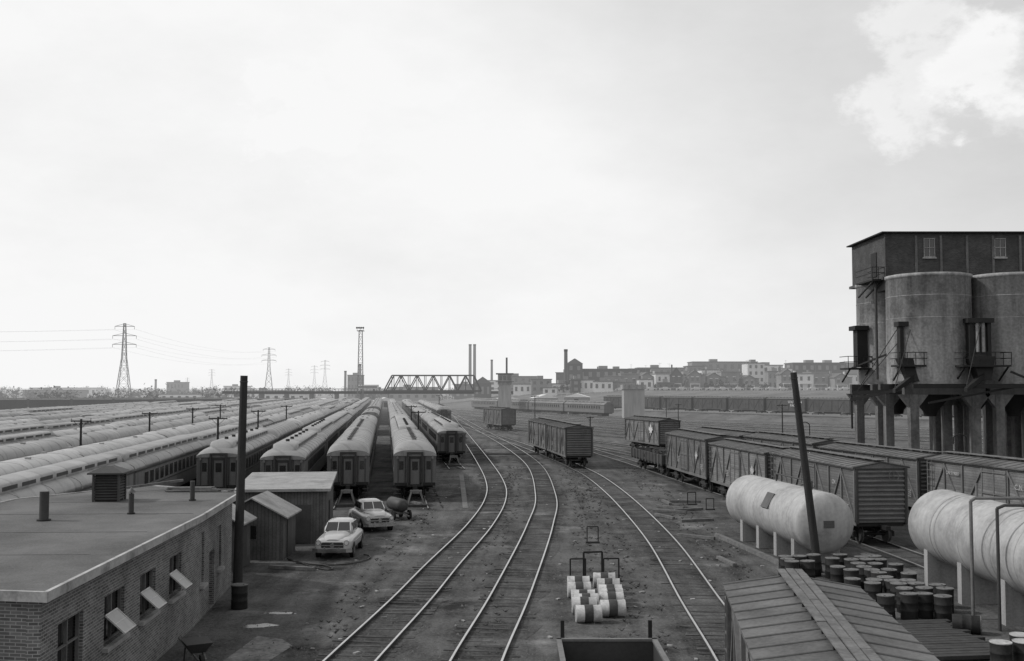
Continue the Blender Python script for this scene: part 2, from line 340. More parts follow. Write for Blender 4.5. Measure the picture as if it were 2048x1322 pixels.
# ------------------------------------------------------------------ boxcar
def make_boxcar(wood=BOXW,roofm=ROOFB,detail=True,brace=STEELB):
    def fn():
        r=empty('boxcar'); mb=MB(); SB_=brace
        mb.bx(-1.33,1.33,-6.1,6.1,1.15,3.93,wood)
        mb.bx(-1.2,1.2,-6.0,6.0,.95,1.148,BLACK)
        mb.bx(-.5,.5,-2.2,2.2,.6,.949,BLACK); mb.bar((-1.1,-3,.95),(-1.1,-1,.6),.05,STEEL); mb.bar((-1.1,-1,.6),(-1.1,1,.6),.05,STEEL); mb.bar((-1.1,1,.6),(-1.1,3,.95),.05,STEEL)
        for s in(-1,1):
            mb.bx(s*1.335-.03,s*1.335+.03,-6.12,6.12,1.0,1.2,SB_); mb.bx(s*1.335-.035,s*1.335+.035,-6.12,6.12,3.78,3.92,SB_)
            ys=[-6.06,-4.45,-2.8,-1.05,1.05,2.8,4.45,6.06]
            for y in ys: mb.box((s*1.37,y,2.49),(.09,.11,2.56),SB_)
            for a,b,up in((-6.06,-4.45,1),(-4.45,-2.8,0),(-2.8,-1.05,1),(1.05,2.8,0),(2.8,4.45,1),(4.45,6.06,0)):
                z0,z1=(1.25,3.72) if up else (3.72,1.25)
                mb.cyl((s*1.37,a,z0),(s*1.37,b,z1),.065,SB_,n=4)
        for s in(-1,1):
            for i in range(11): mb.cyl((-1.24,s*6.1,1.35+i*.235),(1.24,s*6.1,1.35+i*.235),.07,SB_,n=8)
            for x in(-1.28,1.28): mb.box((x,s*6.14,2.5),(.12,.1,2.8),STEEL)
            mb.box((0,s*6.5,.95),(.25,.7,.2),BLACK)
        mb.build('body',r)
        mb=MB(); mb.ext([(-1.5,3.88),(-1.5,3.95),(0,4.2),(1.5,3.95),(1.5,3.88)],-6.2,6.2,roofm)
        for i in range(18):
            y=-6.05+i*.712
            for s in(-1,1): mb.cyl((s*1.5,y,3.955),(s*.04,y,4.2),.026,ROOFR,n=6)
        for s in(-1,1):
            for yy in(-6.21,6.21): mb.bar((s*1.5,yy,3.93),(0,yy,4.18),.05,STEEL)
        mb.build('roof',r)
        mb=MB()
        for k in(-.19,0,.19):
            yy=-6.3
            while yy<6.2:
                l=min(U(2.5,4.5),6.3-yy); mb.box((k+U(-.008,.008),yy+l/2,4.3+U(-.006,.006)),(.165,l-.02,.03),PLANK,rx=U(-.002,.002)); yy+=l
        for i in range(12): mb.box((0,-5.9+i*1.07,4.25),(.55,.07,.06),BLACK)
        mb.build('running_board',r)
        for s in(-1,1):
            mb=MB(); mb.box((s*1.4,0,2.5),(.06,1.98,2.5),wood)
            for y in(-.97,.97,0): mb.box((s*1.445,y,2.5),(.035,.07,2.5),SB_)
            for z in(1.4,2.5,3.6): mb.box((s*1.47,0,z),(.03,1.98,.06),SB_)
            mb.build('door',r)
            if detail:
                mb=MB(); y=-5.75*s
                for z in range(7): mb.box((s*1.46,y,1.3+z*.4),(.03,.42,.03),SB_)
                mb.bx(s*1.46-.02,s*1.46+.02,y-.23,y-.2,1.1,3.9,SB_); mb.bx(s*1.46-.02,s*1.46+.02,y+.2,y+.23,1.1,3.9,SB_)
                mb.build('ladder',r)
        if detail:
            mb=MB(); 
            for k in range(14):
                a=k*2*math.pi/14;b=(k+1)*2*math.pi/14
                mb.cyl((.6+.26*math.cos(a),-6.3,3.5+.26*math.sin(a)),(.6+.26*math.cos(b),-6.3,3.5+.26*math.sin(b)),.02,STEELB,n=5)
            for a in range(4): mb.cyl((.6,-6.3,3.5),(.6+.26*math.cos(a*1.57),-6.3,3.5+.26*math.sin(a*1.57)),.014,STEELB,n=4)
            mb.cyl((.6,-6.12,3.5),(.6,-6.32,3.5),.03,STEELB,n=6)
            mb.build('brake_wheel',r)
        bogie(r,-4.2,detail); bogie(r,4.2,detail)
        return r
    return fn
BX1=Proto(make_boxcar(BOXW),'dark wooden boxcar with diagonal side braces on a siding','boxcar','boxcars standing in the yard')
BX2=Proto(make_boxcar(BOXW2,mat('boxcar_roof_worn',.095,rough=.65,var=.6,scale=.8,stain=.4)),'weathered wooden boxcar with braced sides on a siding','boxcar','boxcars standing in the yard')
BXF=Proto(make_boxcar(BOXF,ROOFB,False,STEELD),'distant dark freight boxcar in a long standing train','boxcar','distant freight train')
def hd(dx,dy): return math.atan2(-dx,dy)
LETW=mat('faded_white_lettering',.34,var=.4,scale=3)
LETF=mat('white_side_lettering',.5,var=.1)
BX2.put((5.3,17.0,RZ),hd(.125,1),'weathered boxcar seen from above with ribbed roof and plank walkway',sc=(.97,1,.93))
a=BX1.put((5.95,111.3,RZ),hd(-.12,1)); b=BX2.put((4.3,124.3,RZ),hd(-.135,1))
emb=[]
for i in range(3):
    t=6.6+13.25*i; o=(BX1,BX2,BX1)[i].put((18.75-.1*t,53.0+t,RZ),hd(-.098,1),sc=(1,1,(1,.97,1.02)[i])); emb.append(o)
r2=[]
for i in range(4):
    t=6.6+13.25*i; o=(BX2,BX1,BX1,BX2)[i].put((27.3-.175*t,48+t*.985,RZ),hd(-.178,1),sc=(1,1,(1,.98,1.02,1)[i])); r2.append(o)
lf=BX2.put((17.6,133,RZ),hd(-.23,1),'boxcar with a pale leaf emblem on its side')
BX1.put((-2.4,199,RZ),hd(-.3,1),'single dark boxcar standing alone among the tracks')
half=[(0,-.5),(.03,-.5),(.03,-.24),(.34,-.32),(.25,-.17),(.54,.06),(.4,.08),(.5,.3),(.26,.16),(.24,.3),(.09,.1),(.17,.42),(.07,.36),(0,.58)]
leafpts=half+[(-x,y) for x,y in half[1:-1][::-1]]
def leaf(parent,y,z,s,m=LETW):
    mb=MB(); n=len(leafpts)
    mb.add([(0,0,0)]+[(0,-p[0]*s,p[1]*s) for p in leafpts],[(0,1+i,1+(i+1)%n) for i in range(n)],m)
    mb.build('leaf_emblem',parent,loc=(-1.455,y,z),fix=False)
leaf(lf,-3.6,2.8,1.4,LETF)
for o in emb[1:]: leaf(o,-3.7,2.6,.8)
textmesh('C.N.',.36,LETW,r2[0],(-1.44,-2.0,2.9),SIDE); textmesh('CN 519081',.26,LETW,r2[0],(-1.44,3.6,3.2),SIDE); textmesh('CN',.35,LETW,r2[1],(-1.44,-3.6,2.7),SIDE)
textmesh('CN',.32,LETW,emb[0],(-1.44,-3.6,2.9),SIDE)
def stencil(parent,y,z):
    mb=MB()
    for j in range(4):
        q=y
        for i in range(4):
            l=U(.06,.16); mb.box((-1.44,q,z-j*.12),(.01,l,.05),LETW); q+=l+.05
    mb.build('stencil_marks',parent)
for o in emb+r2[:3]+[a,b]: stencil(o,1.5,2.2); stencil(o,-5.4,2.0)
dv=Vector((38,-60,0)).normalized()
for i in range(-1,14):
    p=Vector((39,300,1.4))+dv*(13.2*i); o=BXF.put(p,hd(dv.x,dv.y)+math.pi)
    if i==4: 
        o['label']='distant dark boxcar with white company lettering'
        textmesh('SOUTHERN\nPACIFIC',.85,LETF,o,(-1.5,-3.2,2.9),SIDE)
for i in range(9):
    p=Vector((-178,340,.1))+Vector((.93,.36,0))*13.2*i; BXF.put(p,hd(.93,.36))
for i in range(9):
    p=Vector((-205,365,.1))+Vector((.93,.36,0))*13.2*i; BXF.put(p,hd(.93,.36))
def gondola():
    r=empty('gondola_wagon'); mb=MB()
    mb.bx(-1.4,1.4,-6.1,6.1,1.0,1.15,BLACK)
    for s in(-1,1):
        mb.bx(s*1.4-.05,s*1.4+.05,-6.1,6.1,1.151,1.95,STEEL)
        for i in range(11): mb.box((s*1.49,-6+i*1.2,1.5),(.08,.12,1.0),STEELB)
        mb.box((0,s*6.12,1.55),(2.68,.08,.8),STEEL)
    mb.build('body',r)
    mb=MB()
    for i in range(40): mb.box((U(-1,1),U(-5.6,5.6),1.3+R()*.4),(U(.3,.9),U(.3,1.2),.3),BLACK,rz=R()*3,rx=R())
    mb.build('scrap_load',r,kind='stuff')
    bogie(r,-4.2); bogie(r,4.2); return r
GO=Proto(gondola,'low open gondola wagon loaded with dark scrap','gondola wagon','gondola wagons')
GO.put((14.1,99.9,RZ),hd(-.11,1))

# ------------------------------------------------------------------ coaches
def arch(w,e,r,y,n=14): return [(w*math.copysign(abs(math.cos(math.pi-math.pi*i/n))**.9,math.cos(math.pi-math.pi*i/n)),y,e+r*math.sin(math.pi*i/n)**.85) for i in range(n+1)]
def make_coach(kind,roofm,detail,body=COACH):
    def fn():
        Lh=12.4; r=empty('railway_coach'); mb=MB()
        mb.bx(-1.5,1.5,-Lh,Lh,1.05,3.15,body)
        mb.bx(-1.3,1.3,-Lh+.5,Lh-.5,.8,1.048,BLACK)
        for q in(-3.5,0,3): mb.box((q*.02,q,.6),(2.2,2.0,.5),BLACK)
        for s in(-1,1):
            mb.bx(s*1.51-.015,s*1.51+.015,-Lh,Lh,1.95,2.0,COACHD); mb.bx(s*1.51-.02,s*1.51+.02,-Lh,Lh,3.02,3.12,COACHD)
            if not detail:
                for i in range(14): mb.box((s*1.505,-9.6+i*1.48,2.5),(.02,.95,.72),GLASS)
        if detail:
            for s in(-1,1):
                for x in(-1.2,-.7,.7,1.2): mb.box((x,s*(Lh+.02),2.1),(.05,.05,2.1),COACHD)
                for x in(-.97,.97): mb.box((x,s*(Lh+.012),2.45),(.3,.03,.6),GLASS)
                mb.box((0,s*(Lh+.015),1.1),(2.9,.06,.22),BLACK); mb.box((0,s*(Lh+.35),.9),(.3,.7,.25),BLACK)
                for x in(-1.42,1.42):
                    mb.box((x,s*(Lh+.1),2.1),(.03,.03,1.4),STEELB)
        mb.build('body',r)
        mb=MB(); rise=(1.06 if kind=='arch' else .74) if detail else (.9 if kind=='arch' else .68)
        ys=[(0,.42),(.2,.6),(.6,.8),(1.2,.93),(2.0,1)] if detail else [(0,.85),(.2,.95),(.5,1)]
        st=[(-Lh-.12+a,b) for a,b in ys]+[(Lh+.12-a,b) for a,b in ys[::-1]]
        mb.loft([arch(1.54,3.12,rise*b,y) for y,b in st],roofm)
        for i in range(9 if detail else 6):
            yy=-10+i*(2.5 if detail else 4)
            q=arch(1.555,3.125,rise*1.008,yy); q2=arch(1.555,3.125,rise*1.008,yy+.07)
            mb.loft([q,q2],roofm,False)
        if kind=='cler':
            def cp(w,z,y): return [(-w,y,3.4),(-w,y,z-.14),(-w*.8,y,z-.06),(-w*.4,y,z-.01),(0,y,z),(w*.4,y,z-.01),(w*.8,y,z-.06),(w,y,z-.14),(w,y,3.4)]
            if detail: cs=[cp(.66,3.6,-Lh+.25),cp(.76,3.86,-Lh+.8),cp(.82,4.1,-Lh+1.4),cp(.85,4.22,-Lh+2.1),cp(.85,4.22,Lh-2.1),cp(.82,4.1,Lh-1.4),cp(.76,3.86,Lh-.8),cp(.66,3.6,Lh-.25)]
            else: cs=[cp(.84,3.95,-Lh-.05),cp(.85,4.12,-Lh+.25),cp(.85,4.16,-Lh+.6),cp(.85,4.16,Lh-.6),cp(.85,4.12,Lh-.25),cp(.84,3.95,Lh+.05)]
            mb.loft(cs,roofm)
            for s in(-1,1):
                if detail:
                    for i in range(13): mb.box((s*.855,-9.4+i*1.55,3.96),(.02,1.1,.2),COACHD)
                else:
                    for i in range(10): mb.box((s*.856,-10.3+i*2.3,3.9),(.02,1.7,.16),STEELD)
            if detail:
                for i in range(6): mb.cyl((0,-9+i*3.6,4.19),(0,-9+i*3.6,4.38),.14,COACHD,n=8)
        else:
            top=3.12+rise
            if detail:
                for i in range(9):
                    y=-10+i*2.5; mb.box((0,y,top+.04),(.3,.42,.18),roofm); mb.box((.0,y,top+.145),(.42,.52,.025),COACHD)
            else:
                for i in range(5):
                    y=-10+i*5; mb.box((.35*(1 if i%2 else -1),y,top+.0),(.26,.3,.16),roofm)
        mb.build('roof',r)
        if detail:
            for s in(-1,1):
                for i in range(13):
                    mb=MB(); y=-9.2+i*1.54; mb.box((s*1.508,y,2.5),(.03,1.0,.76),COACHD); mb.box((s*1.52,y,2.5),(.02,.86,.62),GLASS); mb.build('window',r)
                mb=MB(); y=s*(Lh+.04); mb.box((0,y,2.05),(.8,.06,2.0),COACHD); mb.box((0,y+s*.03,2.0),(.62,.04,1.8),COACH); d=mb.build('door',r)
                mb=MB(); mb.box((0,y+s*.055,2.42),(.4,.02,.62),GLASS); mb.build('window',d)
                mb=MB()
                for x in(-.52,.52): mb.box((x,s*(Lh+.2),2.15),(.12,.3,2.3),COACHD)
                mb.box((0,s*(Lh+.2),3.36),(1.16,.3,.12),COACHD); mb.box((0,s*(Lh+.2),1.0),(1.16,.3,.1),BLACK); mb.build('vestibule_frame',r)
                for x in(-1.25,1.25):
                    mb=MB(); mb.box((x,s*(Lh-.3),.72),(.45,.6,.06),STEEL); mb.box((x,s*(Lh-.3),.42),(.5,.5,.05),STEEL); mb.box((x*1.12,s*(Lh-.02),.75),(.04,.04,.7),STEEL); mb.build('step',r)
                    mb=MB(); mb.cyl((x,s*(Lh),3.0),(x,s*(Lh+.22),3.0),.09,STEELB,n=10); mb.cyl((x,s*(Lh+.1),3.0),(x,s*(Lh+.1),3.18),.05,STEELB,n=8); mb.build('marker_lamp',r)
            bogie(r,-9); bogie(r,9)
        else:
            mb=MB()
            for q in(-9,9): mb.box((0,q,.5),(2.2,2.6,.7),BLACK)
            mb.build('bogie',r)
        return r
    return fn
gl='passenger coaches stored in rows'
COACHL=mat('coach_body_faded',.14,rough=.5,var=.35,scale=.7,streak=True,spec=.4)
CA=Proto(make_coach('arch',CRA,True),'dark passenger coach with arched roof on a storage track','railway coach',gl)
CB=Proto(make_coach('cler',CRA,True),'dark passenger coach with raised clerestory roof','railway coach',gl)
SA=Proto(make_coach('arch',CRB,False),'passenger coach with dusty arched roof in a stored row','railway coach',gl)
SB=Proto(make_coach('cler',CRB,False,COACHL),'passenger coach with weathered clerestory roof in a row','railway coach',gl)
SC=Proto(make_coach('arch',CRC,False),'passenger coach with pale arched roof in a stored row','railway coach',gl)
SD=Proto(make_coach('arch',CRA,False,COACHL),'passenger coach with grey arched roof in a stored row','railway coach',gl)
SE=Proto(make_coach('cler',CRE,False),'passenger coach with sooty clerestory roof in a row','railway coach',gl)
hr=hd(-.12,1)
def row(X0,y0,yend,near,far,skip=(),nd_=2):
    i=0;y=y0
    while y<yend:
        yc=y+12.45
        if i not in skip:
            p=near[i%len(near)] if i<nd_ else random.choice(far)
            p.put((rowX(X0,yc)+U(-.03,.03),yc,RZ),hr,sc=(1,1,U(.98,1.02)))
        y+=25.2; i+=1
row(-20.3,73,390,[CB,CA],[SB,SC,SD]); row(-15.7,71.5,390,[CB],[SB,SD,SB]); row(-11.4,75.7,390,[CA,CA],[SD,SA],skip=(3,5)); row(-6.65,75.2,350,[CA,CB],[SD,SA,SB])
row(-1.7,112.5,360,[CB,CA],[SA,SB]); row(3.1,214,330,[CA],[SA],nd_=1)
for X0,types,end,skip in((-24.7,[SB,SB,SC],390,()),(-29.1,[SC],390,()),(-34.5,[SA],380,()),(-38.9,[SC,SC,SB],370,(6,)),(-44.3,[SB],360,()),(-48.7,[SD,SA],350,(5,)),(-54,[SC],340,(1,)),(-58.4,[SB,SA],330,()),(-64,[SA],310,(0,)),(-70,[SB,SD],290,()),(-76.5,[SD],280,())):
    yf=(-X0-8.8)/.365; row(X0,max(20,yf-14+(6 if X0==-24.7 else 0)),end,types,types,skip,0)
cv=Vector((-40.3,97,0)).normalized()
for i in range(4): SE.put(Vector((26.3,283,.18))+cv*(12.9+25.9*i),hd(cv.x,cv.y),'dark passenger coach in a train at the yard throat')
for X0 in(-31.8,-41.6):
    mb=MB(); y0,y1=(50,300) if X0>-35 else (80,300)
    mb.loft([[(rowX(X0,y)-.75,y,0),(rowX(X0,y)+.75,y,0),(rowX(X0,y)+.75,y,.3),(rowX(X0,y)-.75,y,.3)] for y in(y0,y1)],CONCP,False)
    tag(mb.build('service_platform'),'long narrow pale platform between rows of coaches','platform','service platforms')

# ------------------------------------------------------------------ buffer stops
def bstop():
    r=empty('buffer_stop'); mb=MB()
    for s in(-1,1):
        mb.bar((s*.6,-.9,.05),(s*.3,0,.95),.1,STEELD); mb.bar((s*.6,.8,.05),(s*.3,0,.95),.1,STEELD)
    mb.build('frame',r); mb=MB(); mb.box((0,.1,.95),(.8,.26,.22),STEELB); mb.box((0,.28,.95),(.4,.16,.28),STEEL); mb.build('buffer_block',r)
    mb=MB(); mb.box((0,-.9,.1),(1.7,.26,.18),TIMB); mb.build('base_timber',r); return r
BS=Proto(bstop,'small steel buffer stop at the end of a coach track','buffer stop','buffer stops')
for X0,y in((-11.4,72.6),(-6.65,72.4),(-1.7,108.8)): BS.put((rowX(X0,y),y,0),hr)

# ------------------------------------------------------------------ coaling tower
ct=empty('coaling_tower',(0,0,0)); tag(ct,'tall concrete coaling tower with round silos and brick top house','coaling tower')
def silo(cx,cy,mt):
    mb=MB(); prof=[(8.4,3.5),(8.9,3.55),(17.5,3.5),(17.55,3.62),(17.8,3.62),(17.85,3.4)]
    mb.revolve((cx,cy,0),(0,0,1),prof,mt,n=48)
    for z in (10.2,12.1,14.0,15.9): mb.revolve((cx,cy,0),(0,0,1),[(z,3.5),(z+.01,3.53),(z+.05,3.53),(z+.06,3.5)],mt,n=48)
    mb.build('silo',ct)
    mb=MB(); mb.revolve((cx,cy,0),(0,0,1),[(5.6,.5),(6.0,.6),(8.35,2.4)],BLACK,n=16); mb.build('hopper',ct)
    for a,b in((-3.2,-2.6),(2.6,3.2)):
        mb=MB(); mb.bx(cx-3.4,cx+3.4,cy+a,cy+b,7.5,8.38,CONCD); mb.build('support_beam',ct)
    for sx in(-1,1):
        for sy in(-1,1):
            x,y=cx+sx*2.6,cy+sy*2.9
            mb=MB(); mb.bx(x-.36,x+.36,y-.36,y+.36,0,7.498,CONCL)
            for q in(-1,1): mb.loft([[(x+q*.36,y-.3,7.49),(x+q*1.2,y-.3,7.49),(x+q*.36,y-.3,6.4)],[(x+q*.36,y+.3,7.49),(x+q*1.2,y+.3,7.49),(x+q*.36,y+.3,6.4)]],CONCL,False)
            mb.build('leg',ct)
for cx in(36.4,43.6,50.8): silo(cx,91.6,CONC); silo(cx-.2,98.9,CONC)
mb=MB(); mb.bx(33.0,56,92.3,101.4,17.86,21.7,BRICKD); mb.build('wall',ct)
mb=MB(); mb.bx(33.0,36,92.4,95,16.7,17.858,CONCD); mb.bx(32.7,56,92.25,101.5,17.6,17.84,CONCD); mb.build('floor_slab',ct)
mb=MB(); mb.loft([[(32.6,91.9,21.72),(56.4,91.9,21.72),(56.4,101.8,21.72),(32.6,101.8,21.72)],[(32.6,91.9,21.83),(56.4,91.9,21.83),(56.4,101.8,21.83),(32.6,101.8,21.83)]],BLACK,False)
mb.build('roof',ct)
for x in(35.7,37.9,40.2,42.5,44.9,47.2,49.5): 
    mb=MB(); mb.bx(x-.1,x+.1,92.2,92.3,18.1,21.5,CONCL); mb.build('pilaster',ct)
for x in(36.85,43.1,49):
    mb=MB(); mb.bx(x-.45,x+.45,92.22,92.298,19.6,21.25,GLASS); w=mb.build('window',ct)
    mb=MB()
    for q in(-.47,0,.47): mb.bx(x+q-.025,x+q+.025,92.16,92.218,19.6,21.25,CONC)
    for z in(19.6,20.4,21.2): mb.bx(x-.5,x+.5,92.12,92.158,z,z+.05,CONC)
    mb.build('frame',w)
    mb=MB(); mb.bx(x-.6,x+.6,92.1,92.29,19.45,19.58,CONC); mb.build('sill',w)
mb=MB(); mb.bx(32.93,32.99,94.5,95.9,18.1,20.3,BLACK); mb.build('door',ct)
def rail_platform(x0,x1,y0,y1,z,name='gallery'):
    mb=MB(); mb.bx(x0,x1,y0,y1,z-.15,z,BLACK)
    for zz in(.55,1.05):
        mb.bar((x0,y0,z+zz),(x1,y0,z+zz),.06,BLACK); mb.bar((x0,y0,z+zz),(x0,y1,z+zz),.06,BLACK); mb.bar((x1,y0,z+zz),(x1,y1,z+zz),.06,BLACK)
    nn=max(2,int((x1-x0)/.6))
    for i in range(nn+1):
        x=x0+(x1-x0)*i/nn; mb.bar((x,y0,z),(x,y0,z+1.05),.05,BLACK)
    for x in(x0+.2,x1-.2): mb.bar((x,y0+.1,z-.1),(x,y1,z-1.3),.12,BLACK)
    mb.build(name,ct)
rail_platform(31.9,33.0,92.6,97,17.7,'balcony')
rail_platform(30.9,33.1,96.5,99,9.9); rail_platform(32.6,35.4,88.4,90.4,10.0); rail_platform(37.2,41.2,86.6,88.5,9.95); rail_platform(43.4,47.8,86.6,88.5,9.95)
def gate(x,y,z0,z1):
    mb=MB()
    for q in(-.75,.75): mb.bx(x+q-.15,x+q+.15,y-.15,y+.6,z0,z1,BLACK)
    mb.bx(x-1.1,x+1.1,y-.35,y+.7,z1,z1+.4,BLACK); mb.bx(x-.6,x+.6,y+.1,y+.9,z0,z1-.3,STEEL)
    mb.cyl((x-.25,y-.1,z0+.6),(x-.25,y-.1,z1),.14,CONC,n=10); mb.cyl((x+.25,y-.1,z0+.6),(x+.25,y-.1,z1),.14,CONC,n=10)
    mb.loft([[(x-1.0,y-.6,z0+.3),(x+1.0,y-.6,z0+.3),(x+1.0,y+.9,z0+.3),(x-1.0,y+.9,z0+.3)],[(x-.5,y-.9,z0-1.7),(x+.5,y-.9,z0-1.7),(x+.5,y+.1,z0-1.7),(x-.5,y+.1,z0-1.7)]],BLACK,False); mb.build('chute_gate',ct)
    mb=MB()
    P0=Vector((x,y-.4,z0-1.4)); P1=Vector((x-2.4,y-2.6,z0-2.5)); 
    mb.loft([[P0+Vector((0,-.4,-.2)),P0+Vector((0,.4,-.2)),P0+Vector((0,.4,.3)),P0+Vector((0,-.4,.3))],[P1+Vector((0,-.3,-.15)),P1+Vector((0,.3,-.15)),P1+Vector((0,.3,.15)),P1+Vector((0,-.3,.15))]],BLACK,False)
    mb.bar(P1,(x,y-.3,z1),.05,BLACK); mb.build('chute',ct)
gate(39.2,87.9,10.4,13.5); gate(45.6,87.9,10.4,13.5); gate(34.0,89.6,10.3,13.3)
mb=MB(); mb.bx(32.0,32.9,97.2,98.4,10,13.4,BLACK); mb.bx(31.7,33,96.9,98.7,13.4,13.8,BLACK); mb.bar((31.6,97.6,9.9),(33.6,90,11.5),.14,BLACK); mb.build('chute_gate',ct)
mb=MB(); mb.bar((29.8,92,7.6),(38.5,88.6,8.1),.35,BLACK); mb.bar((29.6,92,7.0),(35.5,88.8,8.5),.25,BLACK); mb.bar((29.9,92,7.4),(34.3,89.6,13.5),.05,BLACK); mb.bar((30.2,92,7.8),(33,89.6,13.2),.05,BLACK); mb.bar((29.7,92,7.4),(29.7,92,4.5),.14,BLACK); mb.build('loading_arm',ct)
mb=MB(); mb.bar((34.5,87.2,6.8),(46,86.4,9.0),.16,BLACK); mb.bar((33,86.6,8.2),(52,86.6,8.2),.35,BLACK); mb.bar((41,86.4,9.4),(47.5,86.2,6.6),.16,BLACK); mb.build('conveyor_beam',ct)
mb=MB(); mb.cyl((32.5,93.5,8.8),(32.5,93.5,17.5),.12,STEEL); mb.build('drain_pipe',ct)

def hook():
    r=empty('water_standpipe'); mb=MB(); pts=[(0,0,0),(0,0,4.2)]+[(-.5+.5*math.cos(a),0,4.2+.35*math.sin(a)) for a in (.5,1.1,1.57,2.2,2.8)]+[(-1.0,0,3.8)]
    mb.tube(pts,.05,BLACK); mb.build('pipe',r); mb=MB(); mb.cyl((0,0,0),(0,0,.5),.2,STEEL); mb.build('base',r); return r
HK=Proto(hook,'thin black standpipe with curved spout beside the sidings','standpipe','standpipes')
for x,y in((30.5,108),(34.5,80)): HK.put((x,y,0),U(-.3,.3))

# ------------------------------------------------------------------ silver tanks
def tank(name_lbl,p0,p1,r,zc,legs,straps):
    P0=Vector((*p0,zc));P1=Vector((*p1,zc)); L=(P1-P0).length; ax=(P1-P0).normalized(); c=(P0+P1)/2
    t=empty('storage_tank',(c.x,c.y,0),hd(ax.x,ax.y)); tag(t,name_lbl,'storage tank','silver storage tanks')
    mb=MB(); h=L/2
    prof=[(-h-.4,.02),(-h-.37,r*.35),(-h-.28,r*.66),(-h-.14,r*.88),(-h-.02,r*.975),(-h+.08,r)]
    prof=prof+[(-a,b) for a,b in prof[::-1]]
    mb.revolve((0,0,zc),(0,1,0),prof,TANKM,n=48)
    q=-h+1.2
    while q<h-1: mb.revolve((0,q,zc),(0,1,0),[(-.02,r+.001),(-.018,r+.005),(.018,r+.005),(.02,r+.001)],TANKS,n=48); q+=2.2
    for s in straps: mb.revolve((0,s,zc),(0,1,0),[(-.05,r+.002),(-.045,r+.014),(.045,r+.014),(.05,r+.002)],TANKS,n=48)
    mb.build('shell',t)
    for y in legs:
        mb=MB(); mb.loft([[(-r*.8,y-.18,0),(r*.8,y-.18,0),(r*.8,y-.18,zc-r*.55),(0,y-.18,zc-r*.9),(-r*.8,y-.18,zc-r*.55)],[(-r*.8,y+.18,0),(r*.8,y+.18,0),(r*.8,y+.18,zc-r*.55),(0,y+.18,zc-r*.9),(-r*.8,y+.18,zc-r*.55)]],CONCP,False)
        mb.build('saddle_pier',t)
    return t
t1=tank('silver riveted horizontal oil tank on white piers',(14.2,48.0),(13.0,57.8),1.38,1.95,(-3.8,-1.6,.8,3.2),())
mb=MB(); mb.box((0,-5.31,1.95),(.5,.1,.32),TANKP); mb.build('name_plate',t1)
mb=MB(); mb.box((-1.2,-1.0,2.58),(.1,.9,.8),TANKP,ry=.5); mb.build('side_plate',t1)
mb=MB(); mb.tube([(0,1,3.3),(0,1,3.7),(0,-3.5,3.7),(0,-3.5,3.3)],.04,STEEL); mb.build('vent_pipe',t1)
mb=MB(); mb.bx(-2.0,-1.75,-5,5,0,.18,PLANK); mb.build('timber_kerb',t1)
t2=tank('large silver banded horizontal tank on white piers',(17.95,31.5),(17.95,44.2),1.45,2.4,(-5,-1.5,2,5.2),(4.0,3.6,-1.2))
mb=MB(); mb.tube([(-1.8,-.6,0),(-1.8,-.6,4.1),(-1.65,-.6,4.2),(.4,-.6,4.2),(.4,-.6,3.7)],.06,STEELB); mb.build('filler_pipe',t2)
mb=MB(); mb.tube([(-1.7,-2.4,0),(-1.7,-2.4,4.05),(-1.45,-2.4,4.15),(0,-2.4,4.15),(0,-2.4,3.7)],.055,STEEL); mb.build('filler_pipe',t2)
mb=MB(); mb.tube([(0,3,3.8),(0,3,4.4)],.05,STEELB); mb.build('vent_pipe',t2)

# ------------------------------------------------------------------ drums
def drum_fn(bm,band=None,rimm=DRUMR,lidm=None):
    def fn():
        r=empty('oil_drum'); mb=MB()
        prof=[(0,.285),(.02,.3),(.28,.29),(.3,.305),(.32,.29),(.56,.29),(.58,.305),(.6,.29),(.86,.3)]
        mb.revolve((0,0,0),(0,0,1),prof,bm,n=20)
        if band: mb.revolve((0,0,0),(0,0,1),[(.29,.306),(.3,.309),(.58,.309),(.59,.306)],band,n=20)
        mb.build('body',r)
        mb=MB(); mb.revolve((0,0,0),(0,0,1),[(.85,.3),(.88,.308),(.885,.297),(.87,.288)],rimm,n=20); mb.build('rim',r)
        mb=MB(); mb.cyl((0,0,.862),(0,0,.868),.286,lidm or bm,n=20); mb.cyl((.15,0,.868),(.15,0,.89),.035,rimm,n=8); mb.build('lid',r)
        return r
    return fn
DR=Proto(drum_fn(DRUM),'upright black oil drum with worn pale rim on bare ground','oil drum','black oil drums by the tanks')
DP=Proto(drum_fn(DRUM,None,FASC,CONCP),'black oil drum with a pale lid beside the timber deck','oil drum','black oil drums by the tanks')
DW=Proto(drum_fn(DRW,DRUMB,DRW),'white drum with a dark band lying on its side','oil drum','white drums lying between the tracks')
pos=[]
def tryput(x,y):
    for a,b in pos:
        if (a-x)**2+(b-y)**2<.37: return
    pos.append((x,y)); DR.put((x,y,0),U(0,6),rx=U(-.03,.03),ry=U(-.02,.02),sc=(1,1,U(.96,1.03)))
for i in range(7):
    for j in range(3): tryput(11.7+i*.64+U(-.07,.07),45.6-j*.66+i*.1+U(-.07,.07))
for i in range(7):
    for j in range(2): tryput(14.2+i*.02+j*.66+U(-.07,.07),43.6-i*.72+U(-.07,.07))
for x,y in((13.1,37.2),(13.9,37.2),(14.55,37.5),(15.0,37.0),(15.5,37.2),(13.4,39.5),(12.9,40.3),(13.7,40.2),(15.6,38.3),(15.0,38.6),(15.5,41.5),(13.5,42.2),(13.2,43.0),(14.2,38.4),(15.7,43.4),(15.7,39.2)): tryput(x,y)
for x,y in((13.9,30.3),(14.6,30.4),(14.9,31.2)): DP.put((x,y,0),0)
DR.put((14.6,35.3,.3),1.2,'oil drum tipped over on its side',rx=1.571)
